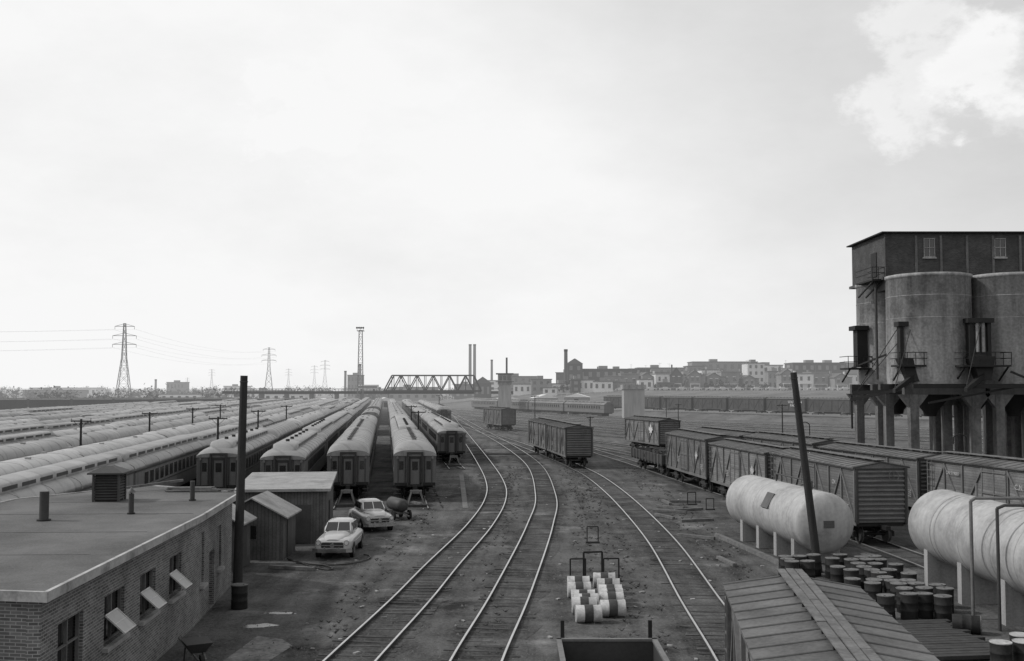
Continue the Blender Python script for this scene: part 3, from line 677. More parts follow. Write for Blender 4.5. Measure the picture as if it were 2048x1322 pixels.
for k,(x,y) in enumerate(((2.2,36.7),(2.15,38.1),(2.2,39.5),(2.15,41.0),(2.2,42.3),(3.12,37.6),(3.2,39.0),(3.3,40.5),(3.35,41.8),(3.3,43.1))):
    DW.put((x,y,.3),U(-.06,.06),ry=1.571)
for x,y in((2.25,38.75),(3.25,39.75)): DW.put((x+U(-.05,.05),y,.3),U(-.05,.05),ry=1.571)
def frame_fn():
    r=empty('steel_rack_frame'); mb=MB(); mb.tube([(-.32,0,0),(-.32,0,.95),(.32,0,.95),(.32,0,0)],.04,BLACK,n=4); mb.build('hoop',r)
    mb=MB(); mb.box((0,0,.05),(.8,.25,.1),TIMB); mb.build('foot',r); return r
HF=Proto(frame_fn,'black inverted U shaped steel frame standing on the ground','steel frame','steel hoop frames')
for x,y,s in((3.4,44.6,1.25),(2.75,44.3,1),(4.15,44.4,1),(4.2,55.2,.9),(12.4,73,.9),(13.1,70,.8)): HF.put((x,y,0),U(-.2,.2),sc=(s,s,s))

mb=MB()
for i in range(16): mb.box((13.0+U(-.1,.1),31.6+i*.3,.12),(3.6+U(-.3,.3),.26,.12),TIMB,rz=.12)
tag(mb.build('timber_deck'),'low deck of dark timbers beside the drums','timber deck')

def pole(p0,p1,r,label):
    t=empty('utility_pole',p0); tag(t,label,'utility pole','big creosoted poles'); v=Vector(p1)-Vector(p0)
    mb=MB(); n=7
    for i in range(n):
        mb.cyl(v*i/n,v*(i+1)/n,r*(1-.25*i/n),WOODP,r*(1-.25*(i+1)/n),n=12,caps=(i==n-1))
    mb.build('shaft',t)
    mb=MB(); mb.cyl(v*.97,v*.975,r*.86,STEEL); mb.build('band',t)
pole((13.45,46.6,0),(12.35,46.1,8.75),.19,'dark leaning timber pole rising beside the silver tank')
pole((-10.45,40.4,0),(-10.3,40.4,8.55),.19,'tall dark timber pole beside the brick building')
def tpole(h):
    def fn():
        r=empty('yard_pole'); mb=MB(); mb.cyl((0,0,0),(0,0,h),.11,WOODP,.08,n=8); mb.build('shaft',r)
        mb=MB(); mb.box((0,0,h-.15),(1.5,.08,.1),WOODP); mb.bar((-.5,0,h-.2),(0,0,h-.7),.03,STEEL); mb.bar((.5,0,h-.2),(0,0,h-.7),.03,STEEL)
        for q in(-.7,.7): mb.cyl((q,0,h-.09),(q,0,h+.05),.03,STEELB,n=6)
        mb.build('crossarm',r); return r
    return fn
TP=Proto(tpole(5.7),'slim yard pole with a short crossarm between coach rows','yard pole','yard poles between coach rows')
for x,y in((-32.6,79.7),(-35.3,102.6),(-38,125.3),(-41,148),(-24.0,86),(-27,112),(-30,140),(-9.6,108),(-13.4,140)): TP.put((x,y,0),.1)
for x,y,s in((38.5,150,1.0),(9.5,128,.8),(62,140,1.1),(5,230,1.1),(-18,260,1.1),(34,232,1.0),(30,190,.9)): TP.put((x,y,0),R(),'slim pole standing among the yard tracks',sc=(s,s,s))

# ------------------------------------------------------------------ brick building left
bb=empty('brick_building'); tag(bb,'low brick yard building with flat tar roof and tilted windows','building')
def wallrun(mb,p0,p1,z0,z1,t,ops,mt,side=1):
    p0=Vector(p0);p1=Vector(p1); d=(p1-p0); L=d.length; d/=L; n=Vector((d.y,-d.x))*side; rz=math.atan2(d.y,d.x)
    cuts=sorted({0,L,*[o[0] for o in ops],*[o[1] for o in ops]})
    for a,b in zip(cuts,cuts[1:]):
        segs=[(z0,z1)]
        for o in ops:
            if o[0]<=a+1e-6 and o[1]>=b-1e-6: segs=[(z0,o[2]),(o[3],z1)]
        for s0,s1 in segs:
            if s1-s0<.01: continue
            c=p0+d*(a+b)/2-n*t/2; mb.box((c.x,c.y,(s0+s1)/2),(b-a,t,s1-s0),mt,rz=rz)
    return p0,d,n,rz
P=[(-10.1,22.8),(-10.76,35.8),(-11.5,43.5),(-16.1,46.6),(-19,41),(-19,24.2)]
ZR=3.55
wins=[(1.0,2.6),(4.1,5.7),(7.1,8.6),(10.1,11.5)]
mb=MB(); w1=wallrun(mb,P[0],P[1],0,ZR,.3,[(a,b,1.55,2.8) for a,b in wins],BRICK)
mb.build('wall',bb)
mb=MB(); w2=wallrun(mb,P[1],P[2],0,ZR,.3,[(1.3,1.9,1.2,3.0),(4.6,5.3,1.2,2.8),(2.9,3.9,0.02,2.1)],BRICK); mb.build('wall',bb)
mb=MB()
for a,b in((2,3),(3,4),(4,5)): wallrun(mb,P[a],P[b],0,ZR,.3,[],BRICK)
mb.build('wall',bb)
mb=MB(); wallrun(mb,(P[5][0]+.32,P[5][1]),(P[0][0]-.31,P[0][1]+.03),0,ZR,.3,[(2.0,3.4,1.0,2.6)],BRICK); mb.build('wall',bb)
mb=MB(); mb.prism([(-10.45,23.2),(-11.1,35.8),(-11.8,43.2),(-16.1,46.2),(-18.6,41),(-18.6,24.6)],.3,.5,BLACK); mb.build('floor',bb)
for k,(ww,lst) in enumerate(((w1,wins),(w2,[(1.3,1.9),(4.6,5.3)]))):
    p0,d,nn,rz=ww
    for a,b in lst:
        c=p0+d*(a+b)/2; L=b-a; z0,z1=(1.55,2.8) if k==0 else (1.2,2.9)
        mb=MB(); q=c-nn*.2; mb.box((q.x,q.y,(z0+z1)/2),(L,.02,z1-z0),GLASS,rz=rz); w=mb.build('window',bb)
        mb=MB(); q=c-nn*.12
        for s in(-1,0,1):
            e=q+d*s*(L/2-.05); mb.box((e.x,e.y,(z0+z1)/2),(.045,.08,z1-z0-.004),FASC if k else STEELB,rz=rz)
        for z in(z0+.04,(z0+z1)/2,z1-.04): mb.box((q.x,q.y,z),(L-.004,.06,.04),STEELB,rz=rz)
        mb.build('frame',w)
        mb=MB(); q=c+nn*.05; mb.box((q.x,q.y,z0-.07),(L+.2,.18,.11),CONCP,rz=rz); mb.build('sill',w)
        if k==0 and a>3:
            mb=MB(); q=c+nn*.2; sw=L*.56; cc=q-d*.12
            M=Matrix.Translation((cc.x,cc.y,2.06))@Matrix.Rotation(rz,4,'Z')@Matrix.Rotation(rad(-48),4,'X')
            def Bp(cx,cz,sx,sz,mt,th=.03):
                vs=[M@Vector((cx+x*sx/2,y*th/2,cz+z*sz/2)) for x in(-1,1) for y in(-1,1) for z in(-1,1)]
                mb.add(vs,[(0,1,3,2),(4,6,7,5),(0,4,5,1),(2,3,7,6),(0,2,6,4),(1,5,7,3)],mt)
            Bp(0,0,sw,.62,SASH,.015)
            for s in(-1,1): Bp(s*sw/2,0,.035,.68,WHITE,.04)
            for s in(-1,1): Bp(0,s*.33,sw+.03,.035,WHITE,.044)
            Bp(0,0,sw,.02,WHITE,.034)
            mb.build('open_sash',w)
RO=[(-9.85,22.5),(-10.5,35.85),(-11.25,43.75),(-16.1,46.9),(-19.3,41.1),(-19.3,24.0)]
RI=[(x+(-14.5-x)*.018,y+(34.5-y)*.012) for x,y in RO]
mb=MB(); mb.prism(RI,ZR+.004,ZR+.2,TAR); rf=mb.build('roof',bb)
mb=MB()
for i in range(6):
    a=Vector(RO[i]);b=Vector(RO[(i+1)%6]); d=(b-a); rz=math.atan2(d.y,d.x); c=(a+b)/2
    mb.box((c.x,c.y,ZR+.13-i*.002),(d.length+.08,.1,.22),FASC,rz=rz)
mb.build('fascia',rf)
mb=MB()
for y in(27.5,31.8,36.4,40.2): mb.box((-14.8,y,ZR+.203),(7.6 if y<38 else 6.0,.06,.012),TANKP,rz=.04)
mb.build('roof_seam',rf)
ZT=ZR+.2
v=empty('roof_ventilator',(-15.5,40.7,ZT),.1); v.scale=(.88,.88,.95); tag(v,'louvred wooden ventilator box with pointed cap on flat roof','roof ventilator')
mb=MB(); mb.box((0,0,.55),(.95,.95,1.08),BLACK)
for i in range(9): 
    for s in(-1,1):
        mb.box((0,s*.5,.12+i*.11),(1.1,.1,.03),STEELD,rx=s*-.6); mb.box((s*.5,0,.12+i*.11),(.1,1.1,.03),STEELD,ry=s*.6)
for x in(-.53,.53):
    for y in(-.53,.53): mb.box((x,y,.55),(.09,.09,1.1),STEELD)
mb.build('louvre_box',v)
mb=MB(); mb.loft([[(-.75,-.75,1.1),(.75,-.75,1.1),(.75,.75,1.1),(-.75,.75,1.1)],[(-.75,-.75,1.16),(.75,-.75,1.16),(.75,.75,1.16),(-.75,.75,1.16)],[(-.15,-.15,1.42),(.15,-.15,1.42),(.15,.15,1.42),(-.15,.15,1.42)]],STEEL,False); mb.build('cap',v)
def vent(x,y,r,h,cone):
    t=empty('vent_pipe',(x,y,ZT)); tag(t,'short dark metal vent pipe on the tar roof','vent pipe','roof vent pipes')
    mb=MB(); mb.cyl((0,0,0),(0,0,h),r,STEEL,n=14); mb.build('pipe',t)
    mb=MB(); mb.cyl((0,0,0),(0,0,.05),r*1.5,BLACK,n=14); mb.build('flange',t)
    if cone: mb=MB(); mb.revolve((0,0,h),(0,0,1),[(.04,r*1.5),(.06,r*1.5),(.22,.01)],STEELB,n=14); mb.cyl((0,0,h),(0,0,h+.06),.03,BLACK); mb.build('cap',t)
vent(-15.3,34.6,.15,.95,False); vent(-13.1,36.4,.09,.7,True); vent(-12.3,40.7,.09,.75,False)
mb=MB()
for i in range(7): mb.box((-13.2+U(-.5,.5),44.0+i*.1,ZT+.05+.05*(i%3)),(2.6+U(-.8,.3),.18,.05),PLANK,rz=U(-.12,.12))
tag(mb.build('plank_pile'),'loose weathered planks lying on the flat roof','planks')
mb=MB(); mb.bar((-16.8,43.5,ZT+.1),(-14.2,45.6,ZT+.35),.1,PLANK); tag(mb.build('timber_beam'),'long pale timber lying near the roof edge','timber')

def gshed(name,label,x0,x1,y0,y1,ze,zr,wm,door=True):
    t=empty(name,((x0+x1)/2,(y0+y1)/2,0)); tag(t,label,'shed'); w=(x1-x0)/2; l=(y1-y0)/2
    mb=MB(); mb.ext([(-w,0),(w,0),(w,ze),(0,zr),(-w,ze)],-l,l,wm); mb.build('wall',t)
    mb=MB(); q=.25; k=(zr-ze)/w
    for s in(-1,1): mb.loft([[(0,y,zr+.03),(s*(w+q),y,ze-k*q+.03),(s*(w+q),y,ze-k*q+.1),(0,y,zr+.1)] for y in(-l-.25,l+.25)],SHEDR,False)
    mb.build('roof',t)
    if door:
        mb=MB(); mb.box((w+.03,-.2,.95),(.05,.9,1.8),STEELD); mb.build('door',t)
        mb=MB(); mb.box((-.1,-l-.02,1.3),(.6,.04,.6),GLASS); mb.build('window',t)
    return t
gshed('gabled_shed','small gabled wooden shed with pale felt roof',-13.7,-10.75,49.8,52.6,2.05,2.85,SHED)
gshed('gabled_shed','narrow wooden lean shed beside the brick building',-14.4,-12.1,46.8,49.0,2.1,2.75,SHED)
t=empty('flat_roofed_shed',(-12.15,58.3,0),.12); tag(t,'wooden shed with flat pale roof near the parked cars','shed')
mb=MB(); mb.bx(-2.2,2.1,-3.5,3.5,0,2.7,SHED); mb.build('wall',t)
mb=MB(); mb.loft([[(-2.6,-3.8,2.72),(2.3,-3.8,2.72),(2.3,3.8,3.0),(-2.6,3.8,3.0)],[(-2.6,-3.8,2.86),(2.3,-3.8,2.86),(2.3,3.8,3.14),(-2.6,3.8,3.14)]],SHEDR,False); mb.build('roof',t)
mb=MB(); mb.bx(.3,1.3,-3.54,-3.5,.05,2.0,STEELD); mb.build('door',t)
mb=MB(); mb.bx(2.1,2.14,-1.5,-.5,.05,2.0,BLACK); mb.build('door',t)

# ------------------------------------------------------------------ automobiles
def car_fn(paint):
    def fn():
        r=empty('parked_car')
        def sec(y,w,zb,zt,n=28,ex=.55,ez=.55):
            out=[]
            for i in range(n):
                a=2*math.pi*i/n; c,s=math.cos(a),math.sin(a)
                out.append((w*math.copysign(abs(c)**ex,c),y,(zb+zt)/2+(zt-zb)/2*math.copysign(abs(s)**ez,s)))
            return out
        mb=MB()
        mb.loft([sec(-2.5,.6,.44,.8),sec(-2.46,.78,.36,.92),sec(-2.36,.87,.32,.98),sec(-2.1,.91,.3,1.03),sec(-1.5,.93,.27,1.06),sec(-.9,.94,.25,1.08),sec(.2,.94,.25,1.08),sec(1.2,.94,.25,1.07),sec(1.8,.92,.27,1.04),sec(2.25,.88,.32,.97),sec(2.44,.78,.4,.85),sec(2.5,.55,.46,.74)],paint)
        mb.loft([sec(-2.46,.34,.6,.98),sec(-2.25,.5,.62,1.08),sec(-1.8,.58,.7,1.14),sec(-1.3,.63,.7,1.18),sec(-.75,.66,.7,1.2)],paint)
        mb.loft([sec(1.0,.7,.7,1.2),sec(1.6,.68,.7,1.16),sec(2.1,.58,.7,1.06),sec(2.42,.42,.6,.9)],paint)
        mb.build('body',r)
        mb=MB(); mb.loft([sec(-.86,.68,.85,1.2),sec(-.62,.74,.85,1.44),sec(-.36,.72,.85,1.6),sec(0,.71,.85,1.68),sec(.4,.7,.85,1.7),sec(.85,.69,.85,1.66),sec(1.2,.67,.85,1.52),sec(1.5,.66,.85,1.3),sec(1.72,.6,.85,1.12)],paint); mb.build('cabin',r)
        mb=MB(); mb.loft([[(-.64,-.9,1.2),(.64,-.9,1.2),(.56,-.52,1.55),(-.56,-.52,1.55)],[(-.64,-.88,1.23),(.64,-.88,1.23),(.56,-.5,1.58),(-.56,-.5,1.58)]],GLASS,False); mb.build('windscreen',r)
        mb=MB(); mb.bar((0,-.92,1.2),(0,-.53,1.57),.03,CHROME)
        for s in(-1,1): mb.bar((s*.65,-.92,1.2),(s*.57,-.53,1.56),.03,CHROME)
        mb.bar((-.65,-.93,1.2),(.65,-.93,1.2),.025,CHROME); mb.build('windscreen_frame',r)
        mb=MB(); mb.loft([[(-.5,1.6,1.26),(.5,1.6,1.26),(.42,1.24,1.53),(-.42,1.24,1.53)],[(-.5,1.62,1.28),(.5,1.62,1.28),(.42,1.26,1.55),(-.42,1.26,1.55)]],GLASS,False); mb.build('rear_window',r)
        for s in(-1,1):
            for a,b in((-.42,.24),(.32,1.0)):
                mb=MB(); mb.loft([[(s*(x+e),y,z) for y,z,x in((a-(.2 if a<0 else 0),1.2,.74),(b+(.22 if b>.5 else 0),1.2,.735),(b,1.55,.665),(a,1.55,.67))] for e in(-.05,.015)],GLASS,False); mb.build('side_window',r)
            mb=MB(); mb.cyl((s*.7,-2.25,.82),(s*.7,-2.5,.82),.135,paint,n=16); mb.cyl((s*.7,-2.5,.82),(s*.7,-2.515,.82),.12,CHROME,n=16); mb.cyl((s*.7,-2.515,.82),(s*.7,-2.525,.82),.095,WHITE,n=14); mb.build('headlight',r)
            for y in(-1.52,1.45):
                mb=MB(); mb.cyl((s*.74,y,.33),(s*.945,y,.33),.34,TYRE,n=20); w=mb.build('wheel',r)
                mb=MB(); mb.cyl((s*.94,y,.33),(s*.962,y,.33),.19,CHROME,n=16); mb.build('hubcap',w)
                mb=MB(); mb.cyl((s*.935,y,.36),(s*.943,y,.36),.4,BLACK,n=20); mb.build('wheel_arch',r)
        mb=MB(); mb.box((0,-2.62,.46),(1.4,.08,.18),CHROME)
        for s in(-1,1): mb.box((s*.82,-2.55,.46),(.34,.08,.17),CHROME,rz=s*.35); mb.box((s*.35,-2.67,.5),(.08,.08,.29),CHROME)
        mb.build('front_bumper',r)
        mb=MB(); mb.box((0,2.56,.47),(1.6,.08,.16),CHROME); mb.build('rear_bumper',r)
        mb=MB(); mb.box((0,-2.5,.7),(1.1,.05,.22),BLACK); mb.box((0,-2.53,.7),(1.15,.04,.055),CHROME); mb.box((0,-2.5,.83),(1.0,.05,.045),CHROME); mb.cyl((0,-2.47,.7),(0,-2.59,.7),.11,CHROME,n=12); mb.build('grille',r)
        for s in(-1,1): mb=MB(); mb.box((s*.95,.0,.72),(.015,2.3,.03),CHROME); mb.build('side_trim',r)
        return r
    return fn
K1=Proto(car_fn(CARP),'pale rounded sedan with chrome grille parked facing the yard road','car','cars parked by the shed')
K2=Proto(car_fn(CARP2),'light grey rounded sedan parked at an angle by the shed','car','cars parked by the shed')
K1.put((-8.45,52.2,0),.0,sc=(.95,.94,.97)); K2.put((-8.2,61.3,0),.36,sc=(.95,.94,.97))
t=empty('tank_cart',(-7.1,65.4,0),.5); t.scale=(.85,.85,.85); tag(t,'dark cylindrical tank mounted on a small wheeled cart','cart')
mb=MB(); mb.revolve((0,0,1.05),(0,1,0),[(-1.2,.02),(-1.15,.3),(-1.0,.46),(1.0,.46),(1.15,.3),(1.2,.02)],STEELD,n=20); mb.build('tank',t)
mb=MB(); mb.box((0,0,.5),(.9,2.4,.1),STEEL); mb.bar((0,-1.2,.5),(0,-2.3,.4),.08,STEEL); mb.build('chassis',t)
for s in(-1,1):
    for y in(-.8,.8): mb=MB(); mb.cyl((s*.55,y,.35),(s*.68,y,.35),.35,TYRE,n=16); mb.build('wheel',t)
DR.put((-10.0,39.0,0),0,'dark drum standing at the foot of the timber pole')

t=empty('open_truck',(2.28,23.4,0)); tag(t,'open stake truck body carrying loose scrap','truck')
mb=MB(); mb.box((0,0,1.2),(2.35,4.6,.1),STEEL)
for s in(-1,1): mb.box((s*1.15,0,1.63),(.07,4.5,.74),STEEL); mb.box((0,s*2.26,1.63),(2.36,.07,.74),STEEL)
for s in(-1,1): mb.box((s*1.15,0,2.03),(.12,4.6,.06),STEELB)
mb.box((0,2.26,2.03),(2.42,.12,.06),STEELB)
mb.build('load_bed',t)
for s in(-1,1): mb=MB(); mb.box((s*1.06,2.36,1.85),(.09,.09,1.25),BLACK); mb.box((s*1.06,2.42,1.5),(.2,.03,.5),STEELB); mb.build('stake',t)
mb=MB()
for i in range(60): mb.box((U(-.95,.95),U(-2,2.0),1.35+R()*.22),(U(.1,.5),U(.1,.6),U(.03,.12)),random.choice([BLACK,STEELB,PLANK,STEEL]),rz=R()*3,rx=U(-.3,.3))
mb.build('scrap_load',t,kind='stuff')
mb=MB(); mb.bx(-1,1,-4.3,-2.5,.6,2.0,STEEL); mb.bx(-.85,.85,-3.6,-2.5,2.0,2.25,STEEL); mb.build('cab',t)
for s in(-1,1):
    for y in(1.4,-3.4): mb=MB(); mb.cyl((s*.75,y,.45),(s*1.05,y,.45),.45,TYRE,n=16); mb.build('wheel',t)

def blob(name,x,y,rx,ry,mt,z,label,cat,rot=0):
    mb=MB(); n=30; vs=[(x,y,z)]; ph=R()*6
    for i in range(n):
        a=2*math.pi*i/n; q=1+.25*math.sin(2*a+ph)+.15*math.sin(5*a+ph*2)+U(-.08,.08); px,py=rx*q*math.cos(a),ry*q*math.sin(a)
        vs.append((x+px*math.cos(rot)-py*math.sin(rot),y+px*math.sin(rot)+py*math.cos(rot),z))
    mb.add(vs,[(0,1+i,1+(i+1)%n) for i in range(n)],mt); o=mb.build(name,kind='structure',fix=False); tag(o,label,cat)
blob('puddle',-8.6,36.2,.5,.32,WATER,.006,'shallow puddle reflecting the sky','puddle'); blob('puddle',-8.3,38.2,.45,.22,WATER,.006,'small puddle in the dirt','puddle')
mb=MB(); ed=[(-8.9,28),(-8.2,28.1),(-7.5,28.6),(-7.3,30.2),(-7.25,31.6),(-6.9,33.4),(-7.4,34.3),(-8.3,34.7),(-8.5,32.5),(-8.7,30)]
mb.add([(x+U(-.08,.08),y,.011) for x,y in ed],[tuple(range(len(ed)))],SLAB); o=mb.build('path',kind='structure',fix=False); tag(o,'worn concrete slab path by the brick building','path')
mb=MB(); mb.add([(-3.3,71,.03),(-2.95,71,.03),(-4.5,98,.03),(-4.9,98,.03)],[(0,1,2,3)],CONCL); o=mb.build('path',kind='structure',fix=False); tag(o,'narrow pale concrete strip beside the track','path')
mb=MB()
for i in range(3): mb.box((-.2,127.5+i*.35,.07),(9.5,.3,.1),TIMB)
tag(mb.build('timber_crossing'),'dark timber walkway laid across the tracks','crossing')
mb=MB()
for i in range(9000):
    y=28+70*R()**1.5; x=U(-10,13)
    if x<-9 and y<44: continue
    s=U(.018,.045)*(1.8 if R()<.04 else 1)
    mb.add([(x-s,y-s*.6,-.005),(x+s,y-s,-.01),(x+s*.3,y+s,-.01),(x,y,s*1.1)],[(0,1,3),(1,2,3),(2,0,3)],STONE)
o=mb.build('gravel',kind='stuff'); tag(o,'loose stones and litter scattered over the cinders','gravel')
mb=MB()
for i in range(1300):
    band=random.choice([(3.8,6.0),(-1.6,-.0),(9.5,11.5),(3.2,6.4),(-6.5,-5.2)])
    y=33+75*R(); x=U(*band)+(.03*(y-60) if band[0]>0 else .02*(y-50))
    if band[0]==-6.5: x=rowX(-1.9,y)-3 if y>70 else x
    hgt=U(.04,.12)
    for k in range(6):
        a=R()*6.28; mb.add([(x,y,0),(x+.04,y,0),(x+.14*math.cos(a),y+.14*math.sin(a),hgt)],[(0,1,2)],LEAF)
o=mb.build('weeds',kind='stuff',fix=False); tag(o,'sparse low weeds between the tracks','weeds')
mb=MB()
for i in range(150):
    y=30+60*R()**1.3; x=U(-9,14); s=U(.04,.11); a=R()*6
    if x<-8.8 and y<44: continue
    mb.box((x,y,.03),(s*2,s,.02+R()*.04),LIT,rz=a,rx=U(-.2,.2))
o=mb.build('litter',kind='stuff'); tag(o,'scraps of pale litter scattered over the yard ground','litter')
SLP=Proto(lambda:(lambda mb:(mb.box((0,0,.09),(.2,2.2,.15),PLANK),mb.build('loose_timber'))[1])(MB()),'loose weathered timber lying on the ground','timber','loose timbers')
for x,y,a in((9.5,66,.4),(10.2,68.5,1.2),(10.8,74,.1),(11.6,69.5,2),(9.9,57,.9),(-6.4,73,.5),(-4.8,108,1.2),(-5.2,105,.3),(-9.8,47.2,1.3),(5.6,84,.3),(9.9,49,.15),(12.2,74.5,1.5),(11.2,64,1.9),(10.6,71,.8)): SLP.put((x,y,0),a)
mb=MB(); pts=[Vector((-9.9+1.6*math.sin(i*.35)+i*.07,47.5+1.2*math.cos(i*.5)+i*.1,.05)) for i in range(26)]; mb.tube(pts,.03,RUBBER); tag(mb.build('rubber_hose'),'black rubber hose snaking over the ground','hose')
t=empty('wheelbarrow',(-9.3,31.4,0),.5); tag(t,'dark metal wheelbarrow by the brick wall','wheelbarrow')
mb=MB(); mb.loft([[(-.2,-.3,.35),(.2,-.3,.35),(.2,.3,.35),(-.2,.3,.35)],[(-.38,-.5,.65),(.38,-.5,.65),(.38,.45,.65),(-.38,.45,.65)]],STEEL,False); mb.build('tray',t)
for s in(-1,1): mb=MB(); mb.bar((s*.1,-.8,.25),(s*.3,1.0,.55),.05,PLANK); mb.bar((s*.25,.35,.4),(s*.27,.4,0),.04,STEEL); mb.build('handle',t)
mb=MB(); mb.cyl((-.05,-.75,.2),(.05,-.75,.2),.2,TYRE); mb.build('wheel',t)

# ------------------------------------------------------------------ yard tower and concrete tank tower
t=empty('yard_tower',(-2.3,335,0)); tag(t,'concrete yard control tower with glazed cabin and mast','tower')
mb=MB(); mb.loft([[(-2.3,-2.3,0),(2.3,-2.3,0),(2.3,2.3,0),(-2.3,2.3,0)],[(-1.9,-1.9,9),(1.9,-1.9,9),(1.9,1.9,9),(-1.9,1.9,9)]],CONCP,False); mb.build('shaft',t)
mb=MB(); mb.bx(-2.2,2.2,-2.2,2.2,9.01,12.2,CONC); mb.bx(-2.9,2.9,-2.9,2.9,9.8,10.0,STEEL); mb.build('cabin',t)
for q in(-1.3,0,1.3): mb=MB(); mb.bx(q-.5,q+.5,-2.26,-2.2,10.4,11.7,GLASS); mb.build('window',t)
mb=MB(); mb.bx(-2.8,2.8,-2.8,2.8,12.21,12.6,STEEL); mb.cyl((.6,0,12.6),(.6,0,17.6),.3,INDD); mb.build('roof',t)
t=empty('concrete_water_tower',(32,278,0)); tag(t,'squat pale concrete tower with wider cap','tower')
mb=MB(); mb.bx(-2.7,2.7,-2.7,2.7,0,7.6,CONCP); mb.build('shaft',t); mb=MB(); mb.bx(-3.1,3.1,-3.1,3.1,7.61,8.8,CONC); mb.build('cap',t)
def lshed(w,d,hh,m=INDL):
    def fn():
        r=empty('yard_shed'); mb=MB(); mb.bx(-w/2,w/2,-d/2,d/2,0,hh,INDM); mb.build('wall',r)
        mb=MB(); mb.loft([[(-w/2-.3,y,hh+.01),(w/2+.3,y,hh+.01),(0,y,hh+1.4)] for y in(-d/2-.3,d/2+.3)],m,False); mb.build('roof',r)
        mb=MB(); mb.bx(-.8,.8,-d/2-.04,-d/2,0,2,BLACK); mb.build('door',r); return r
    return fn
LS=Proto(lshed(9,7,2.6),'small yard shed with pale gabled roof','shed','distant yard sheds')
for x,y in((-72,400),(-62,410),(-84,420),(-96,440),(-52,430),(12,395),(24,388),(-2,402),(-118,450)): LS.put((x,y,hz(x,y)),U(-.3,.3))

# ------------------------------------------------------------------ bridge
t=empty('truss_bridge',(0,500,0)); tag(t,'dark steel truss road bridge crossing over the yard','bridge')
zd=6.4; x0,x1=-61,-14.5
for yy in(0,9):
    mb=MB(); n=12; dx=(x1-x0)/n
    mb.bar((x0,yy,zd),(x1,yy,zd),.8,BRID); mb.bar((x0+dx,yy,zd+7.4),(x1-dx,yy,zd+7.4),.6,BRID); mb.bar((x0,yy,zd),(x0+dx,yy,zd+7.4),.6,BRID); mb.bar((x1,yy,zd),(x1-dx,yy,zd+7.4),.6,BRID)
    for i in range(1,n):
        mb.bar((x0+i*dx,yy,zd),(x0+i*dx,yy,zd+7.4),.3,BRID)
        if i<n-1: mb.bar((x0+i*dx,yy,zd if i%2 else zd+7.4),(x0+(i+1)*dx,yy,zd+7.4 if i%2 else zd),.45,BRID)
    mb.build('truss',t)
mb=MB(); mb.bx(-138,12,0.6,8.4,5.0,6.3,BRID); 
for i in range(52): mb.bar((-138+i*1.5,.4,6.3),(-138+i*1.5,.4,7.4),.15,BRID)
mb.bar((-138,.4,7.4),(-60,.4,7.4),.2,BRID); mb.bar((-17,.4,7.4),(12,.4,7.4),.2,BRID); mb.build('deck',t)
for x in(-132,-120,-108,-96,-84,-72,-61,-16,-4):
    mb=MB(); w=1.8 if x in(-61,-16) else .5; mb.bx(x-w,x+w,1,8,0,4.99,CONCD if w<1 else CONC); mb.build('pier',t)
bus=empty('bus',(-69,504,6.35)); tag(bus,'pale bus crossing the bridge deck','bus')
mb=MB(); mb.bx(-5,5,-1.25,1.25,.4,3.0,INDL); mb.build('body',bus); mb=MB(); mb.bx(-4.6,4.6,-1.28,-1.25,1.5,2.4,GLASS); mb.build('window',bus)
for x in(-3,3): mb=MB(); mb.cyl((x,-1.3,.5),(x,1.3,.5),.5,TYRE); mb.build('wheel',bus)

# ------------------------------------------------------------------ lattice masts and pylons
def pylon_fn():
    r=empty('electricity_pylon'); mb=MB()
    w=lambda z:(3.2-(3.2-.9)*z/20) if z<20 else (.9-.5*(z-20)/14)
    zs=[0,5,9.5,13.5,17,20,23,26,29,32,34]
    for a,b in zip(zs,zs[1:]):
        A_,B_=w(a),w(b); ca=[(-A_,-A_),(A_,-A_),(A_,A_),(-A_,A_)]; cb=[(-B_,-B_),(B_,-B_),(B_,B_),(-B_,B_)]
        for i in range(4):
            j=(i+1)%4; mb.bar((*ca[i],a),(*cb[i],b),.2,LATT); mb.bar((*ca[i],a),(*cb[j],b),.1,LATT); mb.bar((*ca[j],a),(*cb[i],b),.1,LATT); mb.bar((*cb[i],b),(*cb[j],b),.1,LATT)
    mb.build('lattice_mast',r)
    for z,l in((25.5,4.6),(29,4.6),(32.8,3.8)):
        mb=MB()
        for s in(-1,1): mb.bar((0,0,z),(s*l,0,z),.2,LATT); mb.bar((0,0,z+1.1),(s*l,0,z),.14,LATT); mb.bar((s*l,0,z),(s*l,0,z-1.2),.14,LATT)
        mb.build('crossarm',r)
    return r
PY=Proto(pylon_fn,'steel lattice electricity pylon with three crossarms','electricity pylon','electricity pylons')
for x,y,s in [(-157,425,1),(-162,700,1.02),(-178,1000,1.0),(-235,1250,1),(-270,1270,.9),(-400,1400,.95),(-355,1150,.55)]: PY.put((x,y,0),.15,sc=(s,s,s))
CAB=mat('power_cable',.15,painted_haze=1.6)
for dx in(-4.6,4.6):
    for z in(24.2,27.7,31.6):
        for a,b in((Vector((-420,330,z+2)),Vector((-157+dx,425,z))),(Vector((-157+dx,425,z)),Vector((-162+dx,700,z*1.02)))):
            mb=MB(); pts=[a.lerp(b,i/14)-Vector((0,0,16*(i/14)*(1-i/14))) for i in range(15)]; mb.tube(pts,.022,CAB,n=4)
            o=mb.build('power_line'); tag(o,'thin sagging power cable strung between pylons','power line','power lines')
t=empty('floodlight_tower',(-58,402,0)); tag(t,'tall steel lattice floodlight tower with lamp platform','floodlight tower')
mb=MB(); w=lambda z:1.15-.55*z/30
zs=[i*2.5 for i in range(13)]
